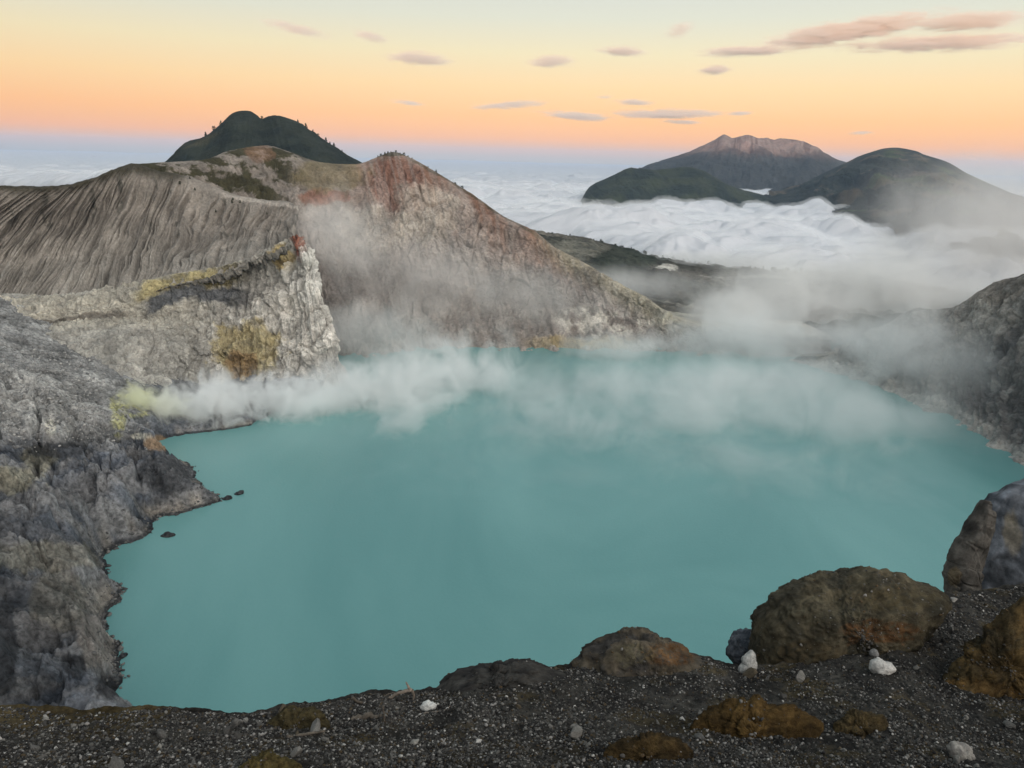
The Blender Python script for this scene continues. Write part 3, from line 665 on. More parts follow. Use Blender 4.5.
# project the ground grid, to place things on it
D_ = FGV-CAM; dep = D_@cF; spx = 512+FPX*(D_@cR)/dep; spy = 384-FPX*(D_@cU)/dep
krow0 = np.searchsorted(FGks, 4.9); krow1 = np.searchsorted(FGks, 9.1)
sub = FGV[krow0:krow1]; sX = spx[krow0:krow1]; sY = spy[krow0:krow1]
def ground_at(qx, qy):
    i = np.argmin((sX-qx)**2+(sY-qy)**2); return sub.reshape(-1, 3)[i].copy()

# ------------------------------------------------------------------ rocks
def rock_grid(outline, center, Y, thick, nt=96, nph=48, amp=.06, freq=1.5, seed=0, flat=1.0, rg=.5, anchor=None, power=1.0):
    """closed boulder whose widest section follows an outline at depth Y; thickness along the view axis"""
    o = np.array([P(a, b_, Y) for a, b_ in outline]); c = P(*center, Y)
    r = o-c; ex = cR; ez = cU
    ang = np.arctan2(r@ez, r@ex); rr = np.hypot(r@ex, r@ez); k = np.argsort(ang); ang, rr = ang[k], rr[k]
    th = np.linspace(-math.pi, math.pi, nt, endpoint=False)
    R_ = np.interp(th, np.concatenate([ang-2*math.pi, ang, ang+2*math.pi]), np.tile(rr, 3))
    tq = np.linspace(-1, 1, nph)[:, None]; ro = np.clip(np.cos(tq*math.pi/2), .004, 1)          # distance from the axis, 0 at both poles
    dz = -np.sign(tq)*np.sqrt(np.clip(1-ro**(2/power**1.0 if power < 1 else 2), 0, 1))
    dirv = ex[None, None]*np.cos(th)[None, :, None]+ez[None, None]*np.sin(th)[None, :, None]
    V = c+dirv*(R_[None, :]*ro)[..., None]-cF*(dz*thick)[..., None]*np.ones((1, nt, 1))
    q = (V-c); s = freq/max(rr.mean(), 1e-6)
    nz = fbm(q[..., 0]*s+seed, q[..., 1]*s, q[..., 2]*s, 5, .55)+rg*(rid(q[..., 0]*s*.8+seed, q[..., 1]*s*.8, q[..., 2]*s*.8, 4)-.3)
    nz = nz+.35*fbm(q[..., 0]*s*6, q[..., 1]*s*6, q[..., 2]*s*6+seed, 4, .6)
    nz = nz+.9*crack_rock(q[..., 0], q[..., 1], q[..., 2], .9/rr.mean()*freq/3, seed)
    V = V+(V-c)/(np.linalg.norm(V-c, axis=-1)[..., None]+1e-6)*(nz*amp*rr.mean())[..., None]
    return V, c
def closed_mesh(name, V, cols, mat, **kw):
    # add poles
    top = V[0].mean(0); bot = V[-1].mean(0)
    V2 = np.concatenate([np.broadcast_to(top, V[:1].shape), V, np.broadcast_to(bot, V[:1].shape)], 0)
    C2 = np.concatenate([cols[:1], cols, cols[-1:]], 0)
    return grid_mesh(name, V2, C2, mat, closed_u=True, **kw)
def pxof(V):
    D = V-CAM; dep = D@cF; return 512+FPX*(D@cR)/dep, 384-FPX*(D@cU)/dep

def ico(sub):
    bm = bmesh.new(); bmesh.ops.create_icosphere(bm, subdivisions=sub, radius=1)
    v = np.array([x.co[:] for x in bm.verts]); f = np.array([[q.index for q in t.verts] for t in bm.faces]); bm.free(); return v, f
def stone_shape(sub, seed, amp=.35):
    v, f = ico(sub); r = np.random.default_rng(seed)
    v = v*(1+amp*fbm(v[:, 0]*1.3+seed*3.1, v[:, 1]*1.3, v[:, 2]*1.3, 3))[:, None]
    for _ in range(9):
        d = r.normal(size=3); d /= np.linalg.norm(d); k = r.uniform(.35, .7); s_ = v@d
        v = v-np.clip(s_-k, 0, None)[:, None]*d
    v *= np.array([1, r.uniform(.65, .95), r.uniform(.5, .75)]); return v, f
def mesh_vf(name, v, f, mat, smooth=False):
    me = bpy.data.meshes.new(name); me.from_pydata(v.tolist(), [], f.tolist()); me.materials.append(mat)
    if smooth: me.polygons.foreach_set('use_smooth', np.ones(len(f), bool))
    me.update(); return me
gmat = bpy.data.materials.new('gravel_stone'); gmat.use_nodes = True; t = gmat.node_tree; b = t.nodes['Principled BSDF']
b.inputs['Roughness'].default_value = .9; b.inputs['Specular IOR Level'].default_value = .2
gi = t.nodes.new('ShaderNodeAttribute'); gi.attribute_name = 'Col'; t.links.new(gi.outputs['Color'], b.inputs['Base Color'])
shapes = [stone_shape(1, 80+k, .3) for k in range(10)]
def scatter(name, pts, sizes, colors, mat, shapes, label, kind='stuff', cat=None, sink=.2):
    VV, FF, CC = [], [], []; off = 0
    for k, (p, s_) in enumerate(zip(pts, sizes)):
        v, f = shapes[k % len(shapes)]
        a = rng.uniform(0, 6.28); ca, sa = math.cos(a), math.sin(a); tl = rng.uniform(-.6, .6); ct, st = math.cos(tl), math.sin(tl)
        Rm = np.array([[ca, -sa, 0], [sa, ca, 0], [0, 0, 1]])@np.array([[1, 0, 0], [0, ct, -st], [0, st, ct]])
        VV.append(v@Rm.T*s_+p+np.array([0, 0, s_*sink])); FF.append(f+off); off += len(v); CC.append(np.repeat(colors[k][None], len(v), 0))
    v = np.concatenate(VV).astype(np.float32); f = np.concatenate(FF).astype(np.int32); cc_ = np.concatenate(CC)
    me = bpy.data.meshes.new(name); me.vertices.add(len(v)); me.vertices.foreach_set('co', v.ravel())
    me.loops.add(f.size); me.loops.foreach_set('vertex_index', f.ravel()); me.polygons.add(len(f)); me.polygons.foreach_set('loop_start', (np.arange(len(f))*3).astype(np.int32))
    me.update(calc_edges=True)
    at = me.attributes.new('Col', 'FLOAT_COLOR', 'POINT'); c4 = np.ones((len(v), 4), np.float32); c4[:, :3] = cc_; at.data.foreach_set('color', c4.ravel())
    me.materials.append(mat); o = bpy.data.objects.new(name, me); col.objects.link(o); tag(o, label, cat, None, kind); return o
M_boulder = rock_mat('mossy_boulder', scale=4, bump=.12, var=.5)
M_moss = rock_mat('ochre_moss', scale=12, bump=.08, var=.55)
M_grey = rock_mat('grey_boulder_rock', scale=5, bump=.04, var=.4)
M_cragn = rock_mat('blue_grey_crag', scale=2.2, bump=.10, var=.45)

def mk(name, label, cat, outline, center, Y, thick, base, mat, spots=(), group=None, bury=0, crust=0, **kw):
    Y += thick*.35; outline = [(a_, b_+(thick*4 if Y < 30 else 0) if b_ < center[1] else b_+bury) for a_, b_ in outline]
    V, c = rock_grid(outline, center, Y, thick, **kw)
    qx, qy = pxof(V); j = 1.4*fbm(qx*.05, qy*.05, 3, 7, .62)
    q = V-c
    f = 1.6/np.abs(q).max()
    C = mixc(base[0], base[1], ss(fbm(q[..., 0]*f*2, q[..., 1]*f*2, q[..., 2]*f*2, 4), -.2, .2))
    for (cx, cy_, rx, ry, cl, st) in spots: C = mixc(C, cl, blob(qx, qy, cx, cy_, rx, ry, j)*st*ss(fbm(q[..., 0]*f*12, q[..., 1]*f*12, q[..., 2]*f*12, 4, .7), -.3, .15))
    C = C*(1+.9*fbm(q[..., 0]*f*8, q[..., 1]*f*8, q[..., 2]*f*8, 6, .7))[..., None]
    ob = closed_mesh(name, V, C, mat, label=label, cat=cat, kind=None, group=group)
    if crust:
        front = V[:int(V.shape[0]*.62)].reshape(-1, 3); rr_ = np.random.default_rng(5)
        dn_ = ss(fbm(front[:, 0]*1.3, front[:, 1]*1.3, front[:, 2]*1.3, 3), -.1, .3)+.15; dn_ = dn_*(1+5*ss(-(front-c)@cU/np.abs((front-c)@cU).max(), .1, .7))
        pk = rr_.choice(len(front), crust, p=dn_/dn_.sum())
        so = scatter('pebble_crust', front[pk]+rr_.normal(scale=.012, size=(crust, 3)), rr_.choice([.012, .018, .028, .045, .07], crust, p=[.34, .32, .2, .11, .03]), np.array([(.05, .048, .045), (.09, .085, .08), (.15, .145, .135), (.24, .23, .22), (.08, .055, .03)])[rr_.choice(5, crust, p=[.35, .25, .15, .05, .2])], gmat, shapes, None, sink=0)
        so.parent = ob
    return ob

def gY(x, y): return ground_at(x, y)[1]
mk('boulder', 'large rounded brown boulder crusted with gravel and orange moss, the biggest rock on the rim', 'boulder',
   [(745, 650), (751, 641), (751, 632), (756, 622), (763, 612), (775, 604), (780, 596), (790, 589), (806, 584), (824, 581), (838, 576), (850, 572), (860, 568), (869, 567), (885, 568), (899, 571), (912, 575), (925, 579), (940, 585), (950, 592), (946, 602), (935, 612), (917, 622), (895, 634), (870, 645), (845, 656), (820, 668), (794, 676), (767, 672), (752, 662)],
   (840, 622), 16.6, 1.25, ((.036, .033, .024), (.068, .058, .038)), M_boulder, ((880, 632, 40, 11, (.10, .045, .016), .75), (820, 610, 40, 14, (.10, .09, .06), .5), (800, 655, 40, 14, (.07, .05, .025), .5), (900, 600, 40, 12, (.06, .048, .025), .6)), nt=300, nph=160, amp=.10, freq=3, seed=3, crust=2600, bury=12, power=.7)
mk('boulder', 'medium domed dark boulder with an ochre patch, left of the biggest brown boulder', 'boulder',
   [(566, 672), (572, 660), (583, 650), (600, 643), (620, 637), (640, 635), (660, 637), (675, 642), (688, 650), (694, 657), (712, 660), (730, 668), (736, 676), (700, 684), (640, 688), (590, 684)],
   (648, 664), 14.9, .9, ((.040, .037, .034), (.075, .062, .045)), M_boulder, ((672, 655, 24, 12, (.10, .05, .018), .75), (630, 655, 22, 10, (.085, .075, .045), .6)), nt=240, nph=110, amp=.10, freq=3, seed=9, crust=900, bury=14, power=.7)
mk('rock_ledge', 'dark flat rock ledge with an undercut front, left of the domed boulder', 'rock ledge',
   [(437, 689), (438, 680), (450, 674), (468, 671), (490, 669), (505, 667), (520, 664), (535, 665), (552, 671), (570, 676), (560, 681), (530, 681), (500, 683), (480, 687), (462, 692), (445, 694)],
   (500, 677), 14.0, .7, ((.022, .021, .021), (.045, .043, .040)), M_grey, (), nt=220, nph=90, amp=.13, freq=5, seed=12, power=.6, crust=200, bury=8)
mk('mossy_mound', 'long low ochre moss mound lying on the gravel below the domed boulder', 'moss mound',
   [(672, 738), (682, 728), (700, 718), (725, 710), (752, 705), (780, 706), (805, 712), (822, 722), (810, 732), (780, 738), (740, 742), (700, 746)], (748, 726), gY(748, 738)+.1, .20, ((.050, .032, .012), (.090, .056, .020)), M_moss, (), nt=160, nph=60, amp=.16, freq=4, seed=2, crust=240, bury=16)
mk('mossy_mound', 'small dull brown moss mound at the left end of the long ochre mound', 'moss mound',
   [(600, 754), (612, 744), (635, 738), (660, 737), (685, 742), (694, 750), (680, 760), (640, 764), (610, 762)], (646, 752), gY(646, 760)+.08, .16, ((.040, .028, .013), (.070, .046, .019)), M_moss, (), nt=140, nph=50, amp=.16, freq=4, seed=5, crust=200, bury=16)
mk('mossy_mound', 'big sloping bank of ochre moss rising out of the right edge of the photo', 'moss mound',
   [(888, 718), (912, 697), (940, 676), (965, 656), (985, 641), (1005, 625), (1030, 609), (1080, 585), (1140, 600), (1130, 660), (1070, 672), (1024, 684), (985, 697), (950, 708), (915, 722)], (1000, 664), gY(975, 690)+.15, .42, ((.040, .030, .015), (.075, .050, .021)), M_moss, ((960, 690, 60, 10, (.10, .058, .02), .6), (1000, 640, 30, 12, (.05, .042, .026), .7)), nt=260, nph=100, amp=.09, freq=5, seed=8, crust=500, bury=8)
mk('mossy_mound', 'dark mossy hump breaking the rim line at left, beside the brushwood', 'moss mound',
   [(262, 728), (275, 716), (298, 711), (320, 713), (332, 722), (325, 731), (295, 734)], (298, 722), gY(298, 726)+.05, .22, ((.040, .034, .018), (.065, .052, .025)), M_moss, (), nt=120, nph=50, amp=.16, freq=4, seed=15, crust=120, bury=16)
mk('mossy_mound', 'olive brown moss tuft cut by the bottom edge of the photo at left', 'moss mound',
   [(228, 776), (240, 764), (262, 757), (285, 760), (302, 768), (300, 782), (262, 788)], (264, 772), gY(264, 774), .22, ((.055, .045, .018), (.085, .065, .025)), M_moss, (), nt=120, nph=50, amp=.16, freq=4, seed=16, crust=80, bury=16)
mk('mossy_mound', 'faint brown moss patch between the long ochre mound and the mossy bank', 'moss mound',
   [(832, 726), (845, 717), (868, 714), (886, 720), (882, 731), (858, 736), (838, 734)], (858, 725), gY(858, 731), .15, ((.050, .038, .020), (.075, .055, .026)), M_moss, (), nt=120, nph=50, amp=.16, freq=4, seed=17, crust=120, bury=16)
mk('stone', 'bright white stone in front of the biggest brown boulder', 'stone',
   [(869, 668), (871, 662), (877, 659), (886, 661), (893, 664), (896, 669), (890, 673), (880, 674), (872, 673)], (882, 667), gY(882, 673)+.02, .18, ((.36, .355, .34), (.46, .45, .43)), M_grey, (), nt=60, nph=30, amp=.12, freq=2, seed=21)
mk('stone', 'pale white rock shard against the left flank of the biggest brown boulder', 'stone',
   [(737, 672), (742, 663), (749, 653), (753, 650), (756, 660), (753, 670), (746, 674)], (748, 664), 15.0, .16, ((.28, .28, .27), (.38, .375, .36)), M_grey, (), nt=60, nph=30, amp=.08, freq=2, seed=22)
mk('boulder', 'dark blue-grey creased boulder peeking out left of the biggest brown boulder', 'boulder',
   [(727, 652), (730, 644), (732, 636), (742, 631), (756, 631), (764, 640), (762, 656), (750, 664), (738, 662)], (745, 646), 17.6, .5, ((.040, .046, .056), (.075, .082, .095)), M_grey, (), nt=90, nph=50, amp=.12, freq=3, seed=23)
mk('stone', 'bone white scrap of rock beside the dead branches on the rim', 'stone',
   [(420, 707), (424, 703), (431, 702), (437, 705), (434, 709), (428, 712), (422, 710)], (428, 706), gY(428, 710)+.02, .09, ((.36, .36, .35), (.46, .46, .44)), M_grey, (), nt=50, nph=26, amp=.15, freq=2, seed=24)
mk('stone', 'grey white angular stone near the bottom right corner', 'stone',
   [(948, 748), (952, 743), (962, 744), (972, 752), (974, 760), (964, 763), (954, 757)], (961, 753), gY(961, 760)+.02, .12, ((.17, .16, .15), (.26, .25, .23)), M_grey, (), nt=60, nph=30, amp=.14, freq=2, seed=25)
mk('stone', 'small round grey stone halfway between the white stone and the biggest boulder', 'stone',
   [(869, 653), (873, 649), (878, 651), (878, 655), (873, 657)], (874, 653), gY(874, 656)+.02, .07, ((.14, .14, .14), (.20, .20, .20)), M_grey, (), nt=40, nph=20, amp=.08, freq=2, seed=26)

# crag at the right, two pieces of bedrock standing together = one outcrop with two parts
def crag_part(name, outline, center, Y, thick, base, parent, seed, amp=.04, spots=(), ld=(.5, .9)):
    V, c = rock_grid(outline, center, Y, thick, nt=300, nph=160, amp=amp, freq=3.2, seed=seed, rg=.9, power=.7)
    q = V-c; qx, qy = pxof(V); j = 1.4*fbm(qx*.06, qy*.06, 3, 7, .62)
    lay = rid((q@cR*ld[0]+q@cU*ld[1])*.8+.35*fbm(q[..., 0]*.4, q[..., 1]*.4, q[..., 2]*.4, 3), (q@cR*ld[1]-q@cU*ld[0])*.10, 2, 4, .6)
    V = V-cF[None, None]*(lay*.22)[..., None]
    C = mixc(base[0], base[1], ss(fbm(q[..., 0]*.5, q[..., 1]*.5, q[..., 2]*.5, 5), -.2, .2))
    ckc = crack_rock(q[..., 0]*.5, q[..., 1]*.9, q[..., 2]+.5*q[..., 0], .6, 4); V = V-cF[None, None]*(ckc*.25)[..., None]
    C = mixc(C, np.array(base[1])*1.7, ss(lay, .35, .8)*.5); C = C*(1+.5*ckc)[..., None]
    for (cx, cy_, rx, ry, cl, st) in spots: C = mixc(C, cl, blob(qx, qy, cx, cy_, rx, ry, j)*st)
    return closed_mesh(name, V-np.array(parent.location), C, M_cragn, kind=None, parent=parent)
cr_ = bpy.data.objects.new('rock_outcrop', None); col.objects.link(cr_); cr_.location = P(985, 610, 42)
tag(cr_, 'jagged blue-grey crag of layered bedrock rising at the right edge above the lake', 'rock outcrop')
crag_part('rock_face', [(958, 606), (964, 594), (972, 578), (980, 562), (989, 546), (998, 532), (1006, 519), (1014, 508), (1026, 498), (1060, 484), (1120, 488), (1200, 520), (1270, 600), (1320, 740), (1330, 900), (1150, 980), (980, 960), (900, 860), (915, 740), (940, 660)], (1070, 640), 43.5, 3.4, ((.05, .058, .07), (.12, .13, .148)), cr_, 31, ld=(.3, .95),
          spots=((1012, 535, 10, 20, (.17, .145, .10), .6),))
crag_part('rock_spur', [(943, 583), (944, 570), (950, 562), (952, 554), (960, 544), (970, 534), (980, 521), (989, 513), (995, 503), (998, 513), (1002, 504), (1004, 513), (999, 524), (992, 538), (983, 553), (975, 568), (970, 584), (972, 610), (972, 650), (955, 650), (950, 610)], (967, 568), 41, 1.0, ((.036, .034, .032), (.085, .078, .069)), cr_, 33, amp=.012, ld=(.8, -.6),
          spots=((953, 577, 7, 9, (.16, .12, .07), .6),))

# islets and rocks standing in the lake
for (lab, o, ce) in [('low dark rock in the lake, nearest to the long headland tip', [(222, 500), (225, 497), (230, 496), (232, 498), (228, 501), (223, 502)], (227, 499)),
                ('small dark rock in the lake, farthest out beyond the headland tip', [(234, 495), (238, 492), (243, 491), (242, 495), (236, 496)], (239, 494)),
                ('flat dark rock in the lake off the short spit below the headland', [(160, 536), (163, 534), (170, 533), (175, 535), (172, 538), (163, 539)], (168, 536)),
                ('tiny dark rock in the water beside the lower left shore', [(119, 656), (122, 654), (127, 655), (127, 658), (121, 659)], (123, 656.5))]:
    mk('lake_rock', lab, 'rock', o, ce, PZ(ce[0], ce[1], .2)[1], 3.0, ((.03, .032, .036), (.06, .062, .066)), M_crag, (), nt=40, nph=24, amp=.12, freq=2)

# ------------------------------------------------------------------ loose stones: 260 individuals, then gravel as one mass
stone_cols = [(.035, .034, .033), (.06, .058, .055), (.10, .098, .094), (.15, .145, .135), (.24, .235, .22), (.085, .07, .05), (.40, .39, .37)]
smats = [rock_mat('stone_grey_tone', scale=14, bump=.01, var=.3, col_=c_) for c_ in stone_cols]
variants = []
for k in range(14): variants.append(mesh_vf('stone', *stone_shape(2, 40+k), smats[[0, 1, 2, 2, 3, 3, 4, 1, 5, 3, 2, 4, 6, 5][k]]))
flat_idx = np.arange(sub.shape[0]*sub.shape[1])
ok = (sX > -90) & (sX < 1130) & (sY < 775) & (sY > 560)
okf = np.where(ok.ravel())[0]
vis_y = sY.ravel()
# area weight: prefer uniform in screen
pick = rng.choice(okf, 6000)
def cover(qx, qy):   # keep stones off the moss and boulder bodies
    z = [(748, 726, 72, 14), (646, 751, 44, 10), (840, 625, 108, 52), (650, 662, 80, 28), (1010, 668, 90, 34), (882, 667, 16, 9), (298, 722, 32, 9), (500, 678, 62, 10)]
    return any(((qx-a)/c_)**2+((qy-b_)/d_)**2 < 1 for a, b_, c_, d_ in z)
placed = []
for i in pick:
    if len(placed) >= 270: break
    qx, qy = sX.ravel()[i], sY.ravel()[i]
    if cover(qx, qy): continue
    p = sub.reshape(-1, 3)[i]
    if any((p[0]-q[0])**2+(p[1]-q[1])**2 < .012 for q in placed): continue
    placed.append(p)
    o = bpy.data.objects.new('stone', variants[int(rng.choice(14, p=np.array([2, 3, 3, 3, 3, 3, 2, 3, 2, 2, 3, 2, 1.2, 2])/34.2))]); col.objects.link(o)
    s_ = float(rng.choice([.04, .05, .07, .10, .14, .21], p=[.28, .27, .21, .13, .08, .03]))
    if qy < 640: s_ *= 1.35
    o.scale = (s_, s_*rng.uniform(.8, 1.1), s_*rng.uniform(.8, 1.1)); o.rotation_euler = rng.uniform(0, 6.28, 3)
    o.location = (p[0], p[1], p[2]+s_*.3)
    tone = {'(0.035,': 'charcoal', '(0.06, ': 'dark grey', '(0.1, 0': 'mid grey', '(0.15, ': 'grey', '(0.24, ': 'light grey', '(0.085,': 'brownish', '(0.4, 0': 'whitish'}[str(stone_cols[smats.index(o.data.materials[0])])[:7]]
    sizew = 'pebble sized' if s_ < .06 else ('fist sized' if s_ < .11 else 'head sized')
    marks = [((60, 740), 'at the far left of the rim'), ((200, 740), 'between the left photo edge and the mossy hump'), ((298, 735), 'around the dark mossy hump at left'), ((400, 725), 'just below the dead branches'), ((500, 730), 'below the dark flat ledge'),
             ((610, 715), 'below the domed boulder'), ((640, 765), 'around the small dull brown mound'), ((748, 755), 'below the long ochre mound'), ((745, 690), 'between the domed boulder and the long ochre mound'), ((840, 690), 'below the biggest brown boulder'),
             ((930, 640), 'between the biggest boulder and the mossy bank'), ((985, 605), 'at the foot of the blue-grey crag'), ((860, 745), 'around the faint brown moss patch'), ((980, 745), 'in the bottom right corner'), ((500, 765), 'at the bottom edge in the middle')]
    wh = min(marks, key=lambda m_: (m_[0][0]-qx)**2+2*(m_[0][1]-qy)**2)[1]
    tag(o, f'{sizew} {tone} stone {wh}', 'stone', 'loose stones in the gravel of the crater rim')
# gravel mass
NG = 42000
gp = rng.choice(okf, NG*2)
pts = sub.reshape(-1, 3)[gp]; gxx = sX.ravel()[gp]; gyy = sY.ravel()[gp]
dens = ss(fbm(pts[:, 0]*.8, pts[:, 1]*.8, 3, 3), -.35, .15)*.8+.2
keep = rng.uniform(size=len(pts)) < dens
pts = pts[keep]; gxx = gxx[keep]; gyy = gyy[keep]
pts = pts+np.stack([rng.uniform(-.02, .02, len(pts)), rng.uniform(-.02, .02, len(pts)), np.zeros(len(pts))], 1)
sz = rng.choice([.014, .020, .029, .041, .056], len(pts), p=[.25, .32, .25, .13, .05])*np.where(gyy < 650, 1.35, 1.0)
pal = np.array([(.022, .021, .021), (.035, .034, .033), (.06, .058, .055), (.09, .087, .082), (.15, .145, .135), (.24, .23, .22), (.06, .045, .028), (.38, .37, .35)])
cl = pal[rng.choice(8, len(pts), p=[.20, .20, .20, .15, .10, .05, .08, .02])]
scatter('gravel', pts, sz, cl, gmat, shapes, 'dark grey gravel covering the crater rim')
# pebbles crusted on the big boulder and the domed one (part of their look) are in their material; rubble under the cliff:
tp = []
while len(tp) < 2600:
    qx, qy = rng.uniform(-20, 150), rng.uniform(352, 440)
    if qx > 105 and qy < 395: continue
    if rng.uniform() > (1 if qx < 95 else .35): continue
    for Zt in (50,):
        z = 45.
        for _ in range(6):
            p = PZ(qx, qy, z); z = z*.4+.6*ground_E(p[0], p[1])
    tp.append(np.array([p[0], p[1], ground_E(p[0], p[1])]))
for _ in range(900):
    k_ = rng.integers(4, len(sh)-6); q_2 = sh[k_]*(1-(t_2 := rng.uniform()))+sh[k_+1]*t_2+rng.normal(scale=4.5, size=2)
    g_2 = ground_E(q_2[0], q_2[1])
    if g_2 > -.8: tp.append(np.array([q_2[0], q_2[1], max(g_2, 0)]))
tp = np.array(tp); ntal = 2600
pal2 = np.array([(.29, .29, .285), (.38, .375, .36), (.21, .21, .21), (.15, .155, .16)])
tsz = rng.choice([.6, 1.0, 1.5, 2.2], len(tp), p=[.4, .35, .2, .05]); tcol = pal2[rng.choice(4, len(tp), p=[.35, .2, .3, .15])]; tcol[ntal:] *= .38
scatter('rubble', tp, tsz, tcol, gmat, shapes, 'pale angular rubble on the talus under the cliff')

# ------------------------------------------------------------------ dead branches on the rim
wood = rock_mat('dead_wood', scale=20, bump=.01, var=.4, col_=(.10, .085, .07))
wood2 = rock_mat('bleached_wood', scale=20, bump=.01, var=.4, col_=(.24, .20, .165))
def tube(pts, rad, ns=8):
    pts = [np.array(p, float) for p in pts]; n_ = len(pts); Vs = []
    for i, p in enumerate(pts):
        t_ = pts[min(i+1, n_-1)]-pts[max(i-1, 0)]; t_ /= np.linalg.norm(t_); a = np.cross(t_, [0, .3, 1.]); a /= np.linalg.norm(a); b_ = np.cross(t_, a)
        Vs.append([p+rad[i]*(a*math.cos(q)+b_*math.sin(q))*(1+.15*math.sin(q*3+i)) for q in np.linspace(0, 2*math.pi, ns, endpoint=False)])
    return np.array(Vs)
def stick(label, pxs, Yc, r0, r1, mat, twigs=(), name='branch'):
    pts = [P(a, b_, Yc+dy) for a, b_, dy in pxs]
    m_ = len(pts)
    # refine with wobble
    tt_ = np.linspace(0, m_-1, m_*4); pr = np.array([np.interp(tt_, range(m_), [p[k] for p in pts]) for k in range(3)]).T
    pr += rng.normal(scale=r0*.3, size=pr.shape)
    V_ = tube(pr, np.linspace(r0, r1, len(pr)))
    V_ = np.concatenate([np.broadcast_to(V_[:1].mean(1, keepdims=True), V_[:1].shape), V_, np.broadcast_to(V_[-1:].mean(1, keepdims=True), V_[:1].shape)], 0)
    root = grid_mesh(name, V_, None, mat, label, 'branch', None, closed_u=True)
    for tw in twigs:
        pt = np.array([P(a, b_, Yc+dy) for a, b_, dy in tw]); q = tube(pt, np.linspace(r1, r1*.4, len(pt)), 6)
        grid_mesh('twig', q, None, mat, None, None, None, closed_u=True, parent=root)
Yb = gY(395, 700)
stick('bleached dead branch with a forked end sticking up over the rim line', [(383, 702, 0), (392, 697, 0), (400, 693, 0), (412, 690, 0)], Yb, .03, .035, wood2, ([(410, 691, 0), (408, 686, 0), (406, 682, .02)], [(412, 690, 0), (414, 695, 0), (413, 700, 0)]))
stick('short leaning dead twig left of the forked branch', [(376, 702, 0), (388, 694, 0), (397, 692, .05)], Yb, .014, .008, wood)
stick('dark thin stake standing upright in the brushwood', [(384, 722, 0), (384, 714, 0), (383, 706, 0)], gY(384, 722), .016, .014, wood, name='stake')
stick('long grey log lying level just under the rim line at left', [(352, 718, 0), (366, 717, 0), (382, 717, 0)], gY(366, 719), .06, .045, wood)
stick('thin dark branch lying slantwise left of the upright stake', [(352, 698, 0), (364, 704, 0), (374, 711, 0)], gY(362, 704), .03, .022, wood)
stick('thin pale twig curving on the gravel below the bone white scrap', [(424, 713, 0), (436, 712, -.02), (446, 710, 0), (450, 706, .1)], gY(436, 713), .012, .008, wood2)
stick('short dark stick poking out under the mossy hump at left', [(288, 737, 0), (305, 735, 0), (325, 732, 0)], gY(305, 736), .035, .02, wood)

# ------------------------------------------------------------------ trees on the skylines
leafm = rock_mat('dark_foliage', scale=1, bump=.2, var=.4, col_=(.022, .030, .014))
barkm = rock_mat('bark', scale=2, bump=.05, var=.3, col_=(.05, .04, .03))
def tree_mesh(seed, conic):
    r = np.random.default_rng(seed); v, f = [], []; k = 0
    for _ in range(140):
        hgt = r.uniform(.25, 1); rad = (1.05-hgt)*.42*(1 if conic else 1.3) if conic else .36*math.sqrt(max(.02, 1-((hgt-.62)/.42)**2))
        a = r.uniform(0, 6.28); q = rad*math.sqrt(r.uniform(.1, 1)); c_ = np.array([q*math.cos(a), q*math.sin(a), hgt])
        for _t in range(2):
            d = r.normal(size=(3, 3))*.055; v += [c_+d[0], c_+d[1], c_+d[2]]; f.append([k, k+1, k+2]); k += 3
    return np.array(v), np.array(f)
tmesh = [mesh_vf('crown', *tree_mesh(s_, s_ % 2), leafm) for s_ in range(6)]
tv = tube([(0, 0, -.1), (0.02, 0, .3), (0, .01, .85)], [.035, .028, .008], 6)
trk = grid_mesh('trunk', tv, None, barkm, None, None, None, closed_u=True); trkm = trk.data; bpy.data.objects.remove(trk)
def tree(px_, py_, Y_, hgt, label, group):
    p = P(px_, py_, Y_); e = bpy.data.objects.new('tree', None); col.objects.link(e); e.location = p; e.scale = (hgt,)*3; e.rotation_euler[2] = rng.uniform(0, 6.28)
    tag(e, label, 'tree', group)
    a = bpy.data.objects.new('crown', tmesh[rng.integers(6)]); col.objects.link(a); a.parent = e
    b_ = bpy.data.objects.new('trunk', trkm); col.objects.link(b_); b_.parent = e
for (a, b_) in [(378, 158), (381, 157), (385, 155), (388, 154), (391, 153), (396, 153), (400, 155), (404, 156), (408, 158), (412, 160), (428, 168), (436, 173), (447, 180), (455, 185), (462, 189)]:
    tree(a, b_+1.0, 1178-max(0, a-400)*.55, rng.uniform(3.5, 7), 'small dark tree on the crest of the rust coloured crater peak', 'trees on the crest of the rust coloured peak')
for (a, b_) in [(221, 125.5), (214, 131), (206, 137), (262, 119.5), (298, 124), (306, 129), (313, 133.5), (318, 137), (326, 142), (330, 145), (334, 147.5), (342, 153)]:
    tree(a, b_+.6, 2600, rng.uniform(11, 19), 'lone tree breaking the outline of the dark twin-peaked mountain', 'trees on the outline of the twin-peaked mountain')
for i in range(70):
    a = float(rng.choice([rng.normal(590, 14), rng.normal(632, 10), rng.normal(672, 14), rng.normal(735, 18), rng.normal(785, 12), rng.uniform(560, 830)])); yy = np.interp(a, [545, 575, 600, 640, 680, 720, 760, 800, 850], [234, 238, 243, 253, 262, 266, 270, 272, 274]); Yy = np.interp(a, [545, 600, 680, 760, 850], [2550, 2600, 2500, 2400, 2300])
    tree(a, yy+.5, Yy, rng.uniform(7, 14), 'dark tree on the plateau edge ' + ('near the foot of the rust coloured peak' if a < 612 else 'above the pale clearing' if a < 690 else 'in the middle below the ashen volcano' if a < 760 else 'at its right end where mist begins'), 'trees along the plateau edge')
